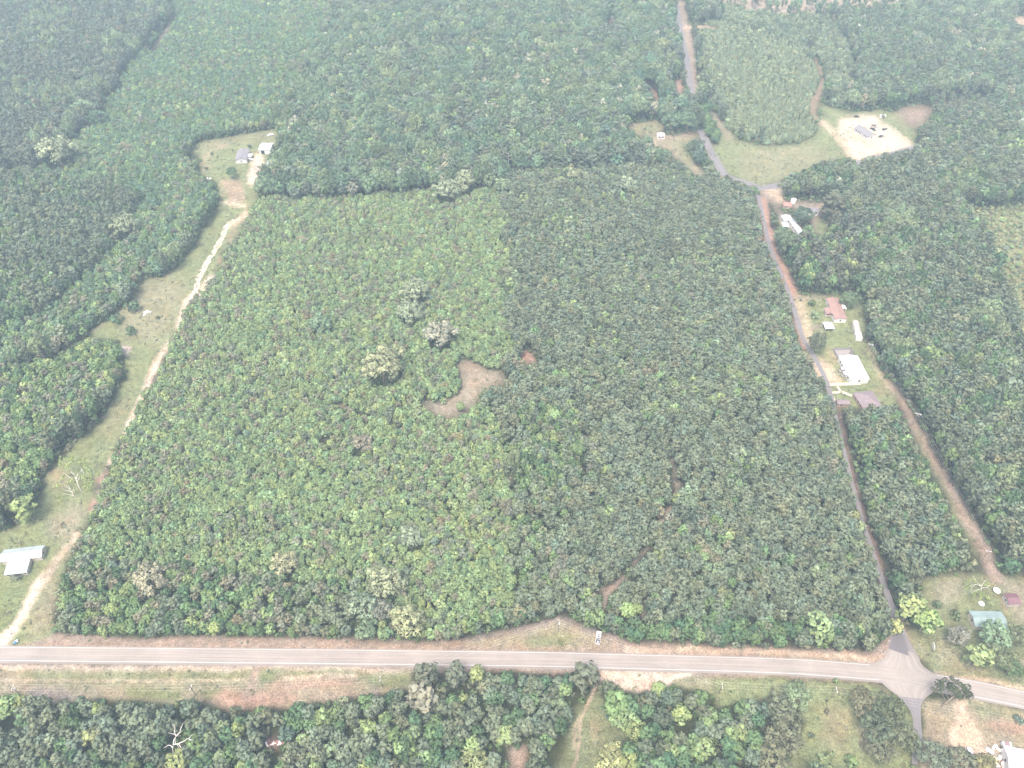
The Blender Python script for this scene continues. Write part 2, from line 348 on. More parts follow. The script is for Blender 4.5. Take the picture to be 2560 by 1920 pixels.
def scaled(n, csock, fsock):
    v = N(n, 'ShaderNodeVectorMath', operation='SCALE'); n.links.new(csock, v.inputs[0]); n.links.new(fsock, v.inputs['Scale'])
    return v.outputs[0]
MATS = {}
def M(name, col, rough=.8, spec=.3, nscale=1.5, amp=.18, metal=0.0):
    if name in MATS: return MATS[name]
    m, n, p = newmat(name)
    rgb = N(n, 'ShaderNodeRGB'); rgb.outputs[0].default_value = (*col, 1)
    f = mul(n, noisefac(n, nscale, 4, .3, .7, 1-amp, 1+amp), noisefac(n, nscale*7, 3, .3, .7, 1-amp*.5, 1+amp*.5))
    n.links.new(scaled(n, rgb.outputs[0], f), p.inputs['Base Color'])
    p.inputs['Roughness'].default_value = rough; p.inputs['Specular IOR Level'].default_value = spec; p.inputs['Metallic'].default_value = metal
    MATS[name] = m
    return m
# ground
gm, n, p = newmat('ground_cover')
a_ = N(n, 'ShaderNodeAttribute', attribute_name='cover')
f = mul(n, noisefac(n, .07, 5, .3, .7, .86, 1.16), noisefac(n, .35, 5, .3, .7, .72, 1.30), noisefac(n, 1.3, 4, .3, .7, .58, 1.5))
c1 = scaled(n, a_.outputs['Color'], f)
hue = N(n, 'ShaderNodeMix', data_type='RGBA', blend_type='MULTIPLY'); n.links.new(c1, hue.inputs[6]); hue.inputs[7].default_value = (1.06, .98, .92, 1)
n.links.new(noisefac(n, .13, 4, .42, .62, 0, 1), hue.inputs[0])
n.links.new(hue.outputs[2], p.inputs['Base Color']); p.inputs['Roughness'].default_value = 1.0; p.inputs['Specular IOR Level'].default_value = 0.05
gme.materials.append(gm)
go = bpy.data.objects.new('ground', gme); COL.objects.link(go); go['kind'] = 'structure'
# roads
def roadmat(name, col, tracks):
    m, n, p = newmat(name)
    rgb = N(n, 'ShaderNodeRGB'); rgb.outputs[0].default_value = (*col, 1)
    uv = N(n, 'ShaderNodeUVMap'); sx = N(n, 'ShaderNodeSeparateXYZ'); n.links.new(uv.outputs[0], sx.inputs[0])
    cr = N(n, 'ShaderNodeFloatCurve') if False else N(n, 'ShaderNodeValToRGB')
    el = cr.color_ramp.elements
    while len(el) > 1: el.remove(el[-1])
    el[0].position = 0; el[0].color = (tracks[0][1],)*3+(1,)
    for pos, v in tracks[1:]:
        e = el.new(pos); e.color = (v, v, v, 1)
    n.links.new(sx.outputs[0], cr.inputs[0])
    mp = N(n, 'ShaderNodeMapping', ins={'Scale': (9.0, .012, 1)}); n.links.new(uv.outputs[0], mp.inputs[0])
    st = N(n, 'ShaderNodeTexNoise', ins={'Scale': 3.0, 'Detail': 3}); n.links.new(mp.outputs[0], st.inputs['Vector'])
    smr = N(n, 'ShaderNodeMapRange', ins={1: .3, 2: .7, 3: .84, 4: 1.16}); n.links.new(st.outputs[0], smr.inputs[0])
    f = mul(n, cr.outputs[0], smr.outputs[0], noisefac(n, .09, 3, .3, .7, .9, 1.1), noisefac(n, 1.5, 4, .3, .7, .93, 1.07))
    n.links.new(scaled(n, rgb.outputs[0], f), p.inputs['Base Color']); p.inputs['Roughness'].default_value = .9; p.inputs['Specular IOR Level'].default_value = .15
    return m
def resample(pts, step):
    pts = [Vector(p) for p in pts]
    out = []
    n = len(pts)
    for i in range(n-1):
        p0 = pts[max(0, i-1)]; p1 = pts[i]; p2 = pts[i+1]; p3 = pts[min(n-1, i+2)]
        k = max(2, int((p2-p1).length/step))
        for j in range(k):
            t = j/k
            out.append(.5*((2*p1)+(p2-p0)*t+(2*p0-5*p1+4*p2-p3)*t*t+(3*p1-p0-3*p2+p3)*t**3))
    out.append(pts[-1]); return out
def sheet(name, left, right, z, mat, parent=None, nacross=6, step=6.0, rough_edge=0.0):
    """a road sheet between two edge lines (lists of pixels)"""
    A = resample([G(*q, 0) for q in left], step); B = [Vector(G(*q, 0)) for q in right]
    B = resample(B, step)
    n = max(len(A), len(B))
    def at_(P, t):
        s = t*(len(P)-1); i = min(int(s), len(P)-2); return P[i].lerp(P[i+1], s-i)
    v, uvs, f = [], [], []
    dist = 0; last = None
    for k in range(n):
        a = at_(A, k/(n-1)); b = at_(B, k/(n-1))
        if rough_edge:
            d = (b-a).normalized()
            a = a + d*random.uniform(-1, 1)*rough_edge; b = b + d*random.uniform(-1, 1)*rough_edge
        c = (a+b)/2
        if last is not None: dist += (c-last).length
        last = c
        for j in range(nacross+1):
            w = a.lerp(b, j/nacross); v.append((w.x, w.y, z)); uvs.append((j/nacross, dist))
    for k in range(n-1):
        for j in range(nacross):
            i = k*(nacross+1)+j
            f.append((i, i+1, i+nacross+2, i+nacross+1))
    me = bpy.data.meshes.new(name); me.from_pydata(v, [], f); me.update()
    if me.polygons and sum(p.normal.z for p in me.polygons) < 0: me.flip_normals()
    uvl = me.uv_layers.new(name='UVMap')
    for l in me.loops: uvl.data[l.index].uv = uvs[l.vertex_index]
    me.materials.append(mat)
    o = bpy.data.objects.new(name, me); COL.objects.link(o); o.parent = parent
    if parent is None: o['kind'] = 'structure'
    return o
def centre_sheet(name, pts, width, z, mat, **kw):
    """road of constant width in metres along a pixel line"""
    P = resample([G(*q, 0) for q in pts], 5.0)
    v, uvs, f = [], [], []; dist = 0; na = 4
    for k, c in enumerate(P):
        d = (P[min(k+1, len(P)-1)]-P[max(k-1, 0)]).normalized(); nn = Vector((-d.y, d.x, 0))
        wd = width[0]+(width[1]-width[0])*k/(len(P)-1) if isinstance(width, tuple) else width
        wd += random.uniform(-.15, .15)
        if k: dist += (c-P[k-1]).length
        for j in range(na+1):
            w = c+nn*wd*(j/na-.5); v.append((w.x, w.y, z)); uvs.append((j/na, dist))
    for k in range(len(P)-1):
        for j in range(na):
            i = k*(na+1)+j; f.append((i, i+1, i+na+2, i+na+1))
    me = bpy.data.meshes.new(name); me.from_pydata(v, [], f); me.update()
    if sum(q.normal.z for q in me.polygons) < 0: me.flip_normals()
    uvl = me.uv_layers.new(name='UVMap')
    for l in me.loops: uvl.data[l.index].uv = uvs[l.vertex_index]
    me.materials.append(mat); o = bpy.data.objects.new(name, me); COL.objects.link(o); o['kind'] = 'structure'
    return o
LN = X('-500,1615.5 0,1618 640,1623.5 1280,1630.5 1600,1638 1920,1646.5 2050,1653 2175,1662.5 2260,1674 2342,1688 2450,1707 2560,1731 2800,1788')
LS = X('-500,1648.5 0,1651.5 640,1657.5 1280,1664.5 1600,1672 1920,1681 2060,1689 2196,1700 2270,1711 2330,1722 2434,1741.5 2560,1767 2800,1824')
LC = X('-500,1634 0,1637 640,1642 1280,1648 1600,1655.5 1920,1664.8 2055,1672 2190,1682 2265,1693 2338,1706 2442,1726 2560,1750 2800,1806')
off = lambda L, d: [(x, y+d) for x, y in L]
HW = roadmat('worn_chipseal', (.228, .203, .184), [(0, .84), (.1, .95), (.2, 1.04), (.33, .98), (.42, 1.03), (.55, .95), (.64, 1.02), (.75, .94), (.86, 1.02), (.90, .88), (1, .8)])
ASP = roadmat('grey_asphalt', (.150, .138, .142), [(0, 1.05), (.25, .95), (.5, 1.05), (.75, .95), (1, 1.1)])
DARKASP = roadmat('patched_asphalt', (.105, .096, .102), [(0, 1.1), (.3, .95), (.6, 1.0), (1, 1.1)])
WHITE = M('road_paint_white', (.385, .355, .34), .7, .2, 3, .25); YEL = M('road_paint_faded_yellow', (.30, .25, .205), .7, .2, 3, .25)
sheet('highway_road', off(LN, -3.6), off(LS, 7.0), .06, HW, nacross=12)
def line(name, L, wpx, mat, rng=None):
    pts = L if rng is None else L[rng[0]:rng[1]]
    return sheet(name, off(pts, -wpx/2), off(pts, wpx/2), .10, mat, nacross=1, step=8)
line('road_edge_line', LN, 1.5, WHITE, (0, 8)); line('road_edge_line', LN, 1.5, WHITE, (9, 13))
line('road_edge_line', LS, 1.6, WHITE, (0, 8)); line('road_edge_line', LS, 1.6, WHITE, (10, 13))
line('road_centre_line', LC, 1.3, YEL, (0, 8)); line('road_centre_line', LC, 1.0, YEL, (9, 13))
# junction aprons and side roads
sheet('junction_road', X('2172,1661 2200,1650 2213,1640 2222,1616'), X('2342,1688 2310,1668 2299,1652 2285,1632'), .075, HW, nacross=8)
sheet('side_road', X('2216,1641 2222,1616 2226,1585 2228,1545 2219,1510 2205,1470 2191,1430 2175,1380 2151,1306 2137,1255 2122,1200 2110,1150 2098,1100 2086,1050 2076,1005 2067,975 2052,935 2022,880 2004,850 1990,810 1977,765 1965,728 1950,692 1934,655 1920,622 1912,585 1903,540 1893,500 1886,472'),
      X('2301,1651 2282,1620 2268,1590 2250,1545 2236,1510 2220,1470 2205,1430 2188,1380 2163,1306 2149,1255 2133,1200 2121,1150 2109,1100 2096,1050 2087,1005 2079,975 2064,935 2034,880 2014,850 2003,810 1989,765 1976,728 1961,692 1945,655 1931,622 1922,585 1912,540 1903,500 1896,470'), .065, ASP)
sheet('road_patch', X('2221,1622 2230,1590 2240,1582'), X('2272,1640 2262,1600 2252,1580'), .085, DARKASP, nacross=4, rough_edge=.3)
sheet('junction_road', X('2196,1700 2221,1723 2247,1742'), X('2345,1722 2322,1738 2311,1748'), .075, HW, nacross=6)
sheet('side_road', X('2244,1740 2267,1764 2282,1796 2282,1845 2279,1920 2276,2100'), X('2312,1747 2302,1764 2303,1816 2306,1860 2292,1920 2291,2100'), .065, ASP)
centre_sheet('far_road', X('1892,466 1850,452 1815,440 1796,412 1780,384 1762,348 1750,318 1742,290 1732,250 1726,215 1721,180 1716,145 1706,105 1700,72 1694,35 1689,0 1680,-80'), 6.2, .06, ASP)
centre_sheet('far_road', X('1880,470 1920,468 1990,452 2079,428 2160,403 2224,387 2282,370 2348,353 2440,330 2600,290'), 6.2, .062, ASP)
MATS['shoulder'] = None; del MATS['shoulder']
# ------------------------------------------------------------------ generic builders
class MB:
    def __init__(s): s.v = []; s.f = []
    def add(s, v, f):
        o = len(s.v); s.v += [tuple(x) for x in v]; s.f += [tuple(i+o for i in q) for q in f]; return s
    def box(s, x0, x1, y0, y1, z0, z1, M4=None):
        v = [Vector((x, y, z)) for z in (z0, z1) for y in (y0, y1) for x in (x0, x1)]
        if M4 is not None: v = [M4 @ q for q in v]
        return s.add(v, [(0, 2, 3, 1), (4, 5, 7, 6), (0, 1, 5, 4), (2, 6, 7, 3), (0, 4, 6, 2), (1, 3, 7, 5)])
    def prism(s, prof, a, b, axis='x'):
        """profile (p,z) pairs swept along axis from a to b"""
        n = len(prof)
        mk = (lambda t, p: (t, p[0], p[1])) if axis == 'x' else (lambda t, p: (p[0], t, p[1]))
        v = [mk(a, p) for p in prof]+[mk(b, p) for p in prof]
        f = [tuple(range(n)), tuple(range(2*n-1, n-1, -1))]+[(i, i+n, (i+1) % n+n, (i+1) % n) for i in range(n)]
        return s.add(v, f)
    def tube(s, pts, rad, k=6):
        pts = [Vector(p) for p in pts]; rad = rad if isinstance(rad, (list, tuple)) else [rad]*len(pts)
        v, f = [], []
        for i, p in enumerate(pts):
            d = (pts[min(i+1, len(pts)-1)]-pts[max(i-1, 0)]).normalized()
            a = d.orthogonal().normalized(); b = d.cross(a)
            v += [p+(a*math.cos(2*math.pi*j/k)+b*math.sin(2*math.pi*j/k))*rad[i] for j in range(k)]
        for i in range(len(pts)-1):
            f += [(i*k+j, i*k+(j+1) % k, (i+1)*k+(j+1) % k, (i+1)*k+j) for j in range(k)]
        f += [tuple(range(k-1, -1, -1)), tuple((len(pts)-1)*k+j for j in range(k))]
        return s.add(v, f)
    def disc(s, c, r, z0, z1, k=16, squash=1.0):
        v = [(c[0]+r*math.cos(2*math.pi*j/k), c[1]+r*squash*math.sin(2*math.pi*j/k), z) for z in (z0, z1) for j in range(k)]
        return s.add(v, [tuple(range(k-1, -1, -1)), tuple(range(k, 2*k))]+[(j, (j+1) % k, (j+1) % k+k, j+k) for j in range(k)])
    def build(s, name, mat, parent=None, bevel=0.0):
        me = bpy.data.meshes.new(name); me.from_pydata(s.v, [], s.f); me.update()
        bm = bmesh.new(); bm.from_mesh(me); bmesh.ops.recalc_face_normals(bm, faces=bm.faces)
        if bevel: bmesh.ops.bevel(bm, geom=list(bm.edges), offset=bevel, segments=2, affect='EDGES', clamp_overlap=True)
        bm.to_mesh(me); bm.free()
        me.materials.append(mat)
        o = bpy.data.objects.new(name, me); COL.objects.link(o)
        if parent: o.parent = parent
        return o
def tag(o, label, cat, group=None):
    o['label'] = label; o['category'] = cat
    if group: o['group'] = group
    return o
def thing(name, label, cat, loc, rz=0.0, group=None):
    e = bpy.data.objects.new(name, None); COL.objects.link(e); e.location = loc; e.rotation_euler = (0, 0, rz)
    e.empty_display_size = .5
    return tag(e, label, cat, group)
def copy_tree(o, parent=None):
    c = o.copy(); COL.objects.link(c); c.parent = parent
    for ch in list(o.children): copy_tree(ch, c)
    return c

# ------------------------------------------------------------------ tree models
def leafmat(name, translucent=.2):
    m = bpy.data.materials.new(name); m.use_nodes = True; n = m.node_tree; n.nodes.remove(n.nodes['Principled BSDF'])
    out = n.nodes['Material Output']
    t = N(n, 'ShaderNodeAttribute', attribute_name='tint', attribute_type='INSTANCER')
    s = N(n, 'ShaderNodeAttribute', attribute_name='leaf', attribute_type='GEOMETRY')
    cmb = N(n, 'ShaderNodeVectorMath', operation='MULTIPLY'); n.links.new(t.outputs['Color'], cmb.inputs[0]); n.links.new(s.outputs['Color'], cmb.inputs[1])
    d = N(n, 'ShaderNodeBsdfDiffuse'); tr = N(n, 'ShaderNodeBsdfTranslucent'); mx = N(n, 'ShaderNodeMixShader', ins={0: translucent})
    n.links.new(cmb.outputs[0], d.inputs[0]); n.links.new(cmb.outputs[0], tr.inputs[0])
    n.links.new(d.outputs[0], mx.inputs[1]); n.links.new(tr.outputs[0], mx.inputs[2]); n.links.new(mx.outputs[0], out.inputs[0])
    return m
LEAF = leafmat('foliage'); BARK = M('bark', (.20, .16, .125), .95, .1, 2.0, .3); DEADWOOD = M('bleached_wood', (.55, .50, .46), .9, .1, 1.5, .2)
def leaf_cloud(lumps, per, size, rng, flat=.62, updir=.35, jit=.42, centre=None):
    """lumps: (x,y,z,rx,rz,shade). Small leaf-clump quads over each lump, facing outwards"""
    vs, cols, ns = [], [], []
    L = np.array([l[:3] for l in lumps]); cz = L[:, 2].min()*.65+L[:, 2].max()*.35
    for (x, y, z, r, rz, sh) in lumps:
        k = max(8, int(per*(r/1.0)**1.6))
        d = rng.normal(size=(k, 3)); d[:, 2] += updir; d /= np.linalg.norm(d, axis=1, keepdims=True)
        rad = rng.uniform(.72, 1.08, (k, 1))
        c = np.array([x, y, z]) + d*np.array([r, r, rz])*rad
        nn = d+rng.normal(size=(k, 3))*jit; nn /= np.linalg.norm(nn, axis=1, keepdims=True)
        a = np.cross(nn, rng.normal(size=(k, 3))); a /= np.linalg.norm(a, axis=1, keepdims=True); b = np.cross(nn, a)
        sz = size*rng.uniform(.6, 1.25, (k, 1)); as_ = rng.uniform(flat, 1.0, (k, 1))
        tip = nn*sz*rng.uniform(-.35, .1, (k, 1))
        q = np.stack([c+a*sz, c+b*sz*as_, c-a*sz+tip, c-b*sz*as_], 1)
        vs.append(q.reshape(-1, 3))
        o = c-np.array([0, 0, cz]); o /= np.linalg.norm(o, axis=1, keepdims=True)
        sn = nn*.45+d*.75+o*.45; sn /= np.linalg.norm(sn, axis=1, keepdims=True)
        ns.append(np.repeat(sn, 4, 0))
        hue = rng.normal(0, .04, (k, 1)); base = sh*rng.uniform(.84, 1.17, (k, 1))
        cc = np.concatenate([base*(1+hue), base, base*(1-hue), np.ones((k, 1))], 1)
        cols.append(np.repeat(cc, 4, 0))
    v = np.concatenate(vs); cl = np.concatenate(cols)
    return v, np.arange(len(v)).reshape(-1, 4), cl, np.concatenate(ns)
def finish_leaves(me, cl, nrm, extra=0):
    pad = len(me.vertices)-len(cl)
    cl = np.concatenate([cl, np.ones((pad, 4))]); nrm = np.concatenate([nrm, np.tile([0, 0, 0], (pad, 1))])
    a = me.attributes.new('leaf', 'FLOAT_COLOR', 'POINT'); a.data.foreach_set('color', cl.astype(np.float32).ravel())
    for p_ in me.polygons: p_.use_smooth = True
    me.normals_split_custom_set_from_vertices([tuple(q) for q in nrm])
LEAFDATA = {}
def crown_mesh(name, lumps, per, size, rng, **kw):
    v, f, cl, nrm = leaf_cloud(lumps, per, size, rng, **kw)
    me = np_mesh(name, v, f); me.materials.append(LEAF); finish_leaves(me, cl, nrm)
    LEAFDATA[me.name] = (v, f, cl, nrm)
    return me
def limb_mesh(name, segs, mat=BARK, k=6):
    b = MB()
    for pts, rad in segs: b.tube(pts, rad, k)
    me = bpy.data.meshes.new(name); me.from_pydata(b.v, [], b.f); me.update(); me.materials.append(mat)
    return me
# reference sizes: pine h 11 r 2.3 | young h 5.5 r 1.6 | hardwood h 8 r 2.4 | oak h 14 r 6 | shrub h 2 r 1.4
def proto_pine(seed):
    rng = np.random.default_rng(seed); h = 11.0; R = 2.2
    lumps = []; segs = [([(0, 0, 0), (rng.normal(0, .1), rng.normal(0, .1), 5), (rng.normal(0, .15), rng.normal(0, .15), 10)], [.17, .13, .05])]
    z = rng.uniform(4.2, 5.0)
    while z < 10.6:
        t = (z-4.3)/(11-4.3); rr = R*(math.sqrt(max(.03, 1-((t-.42)/.60)**2)) if t > .42 else .62+.9*t)*rng.uniform(.85, 1.1)
        n = 3 if rr > 1.4 else 2
        a0 = rng.uniform(0, 6.28)
        for i in range(n):
            a = a0+i*6.283/n+rng.normal(0, .35); q = rr*rng.uniform(.45, .8)
            lr = rng.uniform(.68, 1.0)*(1.0-.15*t)
            lumps.append((q*math.cos(a), q*math.sin(a), z+rng.normal(0, .25), lr, lr*.78, rng.uniform(.82, 1.15)))
            if i % 2 == 0 and t < .6: segs.append(([(0, 0, z-.5), (q*math.cos(a)*.9, q*math.sin(a)*.9, z)], [.05, .02]))
        z += rng.uniform(.75, 1.05)
    lumps.append((0, 0, 10.4, .72, .75, 1.1))
    return crown_mesh('pine_crown', lumps, 26, .40, rng, flat=.55), limb_mesh('pine_trunk', segs, k=5)
def proto_young(seed):
    rng = np.random.default_rng(seed); h = 5.5; lumps = []; z = .9
    while z < 5.2:
        t = (z-.6)/(5.4-.6); rr = 1.6*(1-t)**.8+.1; n = 4 if rr > .9 else 2
        a0 = rng.uniform(0, 6.28)
        for i in range(n):
            a = a0+i*6.283/n+rng.normal(0, .3); q = rr*.58; lr = max(.32, rr*.55)
            lumps.append((q*math.cos(a), q*math.sin(a), z+rng.normal(0, .12), lr, lr*.85, rng.uniform(.85, 1.15)))
        z += .75
    lumps.append((0, 0, 5.1, .3, .55, 1.1))
    return crown_mesh('young_crown', lumps, 34, .30, rng, updir=.5), limb_mesh('young_trunk', [([(0, 0, 0), (0, 0, 4.6)], [.09, .03])], k=5)
def proto_hardwood(seed):
    rng = np.random.default_rng(seed); lumps = []; R = 2.3*rng.uniform(.9, 1.1); top = 8.0; el = rng.uniform(.9, 1.25)
    n = 15
    for i in range(n):
        zz = 1-(i+.5)/n*1.45; a = i*2.39996+rng.normal(0, .35); r_ = math.sqrt(max(0, 1-zz*zz)); s = rng.uniform(.55, .8)
        lr = rng.uniform(.65, 1.05)
        lumps.append((R*s*r_*math.cos(a), R*s*r_*math.sin(a), 5.0+2.0*el*zz*s*1.15, lr, lr*.85, rng.uniform(.8, 1.2)))
    for i in range(4):
        a = rng.uniform(0, 6.28); q = R*rng.uniform(.3, .75)
        lumps.append((q*math.cos(a), q*math.sin(a), rng.uniform(1.6, 3.2), .8, .8, rng.uniform(.8, 1.0)))
    segs = [([(0, 0, 0), (.1, 0, 2.5), (0, .1, 5.5)], [.15, .11, .04])]
    for i in range(4):
        a = i*1.57+rng.normal(0, .3); segs.append(([(0, 0, 2.6+.4*i), (R*.5*math.cos(a), R*.5*math.sin(a), 4.4+.4*i)], [.06, .02]))
    return crown_mesh('hardwood_crown', lumps, 26, .40, rng, updir=.55), limb_mesh('hardwood_trunk', segs, k=5)
def proto_oak(seed):
    rng = np.random.default_rng(seed); lumps = []; R = 5.6; n = 36
    lob = rng.uniform(0, 6.28, 3)
    for i in range(n):
        zz = 1-(i+.5)/n*1.35; a = i*2.39996+rng.normal(0, .25); r_ = math.sqrt(max(0, 1-zz*zz))
        w = 1+.13*math.sin(2*a+lob[0])+.10*math.sin(3*a+lob[1])
        s = rng.uniform(.66, 1.0)*w; lr = rng.uniform(1.1, 1.85)
        lumps.append((R*s*r_*math.cos(a), R*s*r_*math.sin(a), 8.3+4.6*zz*s, lr, lr*.78, rng.uniform(.72, 1.22)))
    segs = [([(0, 0, 0), (.15, .1, 3), (0, 0, 6.5)], [.42, .34, .22])]
    for i in range(7):
        a = i*.9+rng.normal(0, .2); q = R*rng.uniform(.6, .85)
        segs.append(([(0, 0, 3.5+.35*i), (q*.5*math.cos(a), q*.5*math.sin(a), 6.5+.3*i), (q*math.cos(a+.2), q*math.sin(a+.2), 8.6+.4*i)], [.17, .10, .03]))
    return crown_mesh('oak_crown', lumps, 24, .42, rng, updir=.55), limb_mesh('oak_trunk', segs)
def proto_shrub(seed):
    rng = np.random.default_rng(seed); lumps = []
    for i in range(8):
        a = i*2.4+rng.normal(0, .3); q = rng.uniform(.2, .85)
        lumps.append((q*math.cos(a), q*math.sin(a), rng.uniform(.45, 1.4), rng.uniform(.45, .7), .5, rng.uniform(.8, 1.2)))
    return crown_mesh('shrub_crown', lumps, 34, .26, rng, updir=.6), limb_mesh('shrub_stems', [([(0, 0, 0), (.1, .1, .8)], [.05, .02]), ([(0, 0, 0), (-.2, .1, .8)], [.04, .02]), ([(0, 0, 0), (.05, -.3, .7)], [.04, .02])], k=4)
PROTO = {'pine': [proto_pine(100+i) for i in range(7)], 'young': [proto_young(200+i) for i in range(4)], 'hard': [proto_hardwood(300+i) for i in range(7)],
         'oak': [proto_oak(400+i) for i in range(5)], 'shrub': [proto_shrub(500+i) for i in range(3)]}
REF = {'pine': (11.0, 2.2), 'young': (5.5, 1.6), 'hard': (8.0, 2.4), 'oak': (13.8, 6.2), 'shrub': (2.0, 1.4)}
NAME = {'pine': 'pine_tree', 'young': 'young_pine', 'hard': 'hardwood_tree', 'oak': 'spreading_oak', 'shrub': 'shrub'}
# foliage colours
PINE_D = (.064, .084, .046); PINE_O = (.082, .104, .058); PINE_B = (.098, .099, .060); PINE_G = (.072, .10, .050)
FOLIAGE = 1.85
HW_M = (.068, .118, .036); HW_D = (.045, .088, .034); HW_L = (.115, .165, .050); HW_Y = (.135, .175, .055); HW_B = (.060, .110, .055)
OAK_P = (.140, .168, .088); OAK_T = (.168, .165, .110); OAK_G = (.105, .145, .065); YNG = (.105, .150, .062); GREYSH = (.12, .125, .085)
def vary(t, rng, amt=.16):
    b = math.exp(rng.normal(0, amt)); h = rng.normal(0, .06)
    b *= FOLIAGE
    g = .23*(t[0]*.35+t[1]*.5+t[2]*.15); t = (t[0]*.77+g, t[1]*.77+g, t[2]*.77+g)
    return (t[0]*b*(1+h), t[1]*b, t[2]*b*(1-h*.8), 1.0)
def plant(kind, x, y, h, r, tint, label, group=None, proto=None, lean=0.0, leandir=0.0, cat='tree', name=None, rz=None):
    cm, tm = PROTO[kind][random.randrange(len(PROTO[kind])) if proto is None else proto]
    e = thing(name or NAME[kind], label, cat, (x, y, 0), random.uniform(0, 6.28) if rz is None else rz, group)
    e.scale = (r/REF[kind][1], r/REF[kind][1], h/REF[kind][0])
    c = bpy.data.objects.new('crown', cm); COL.objects.link(c); c.parent = e; c['tint'] = [float(k) for k in tint]
    t = bpy.data.objects.new('trunk' if kind != 'shrub' else 'stems', tm); COL.objects.link(t); t.parent = e
    return e

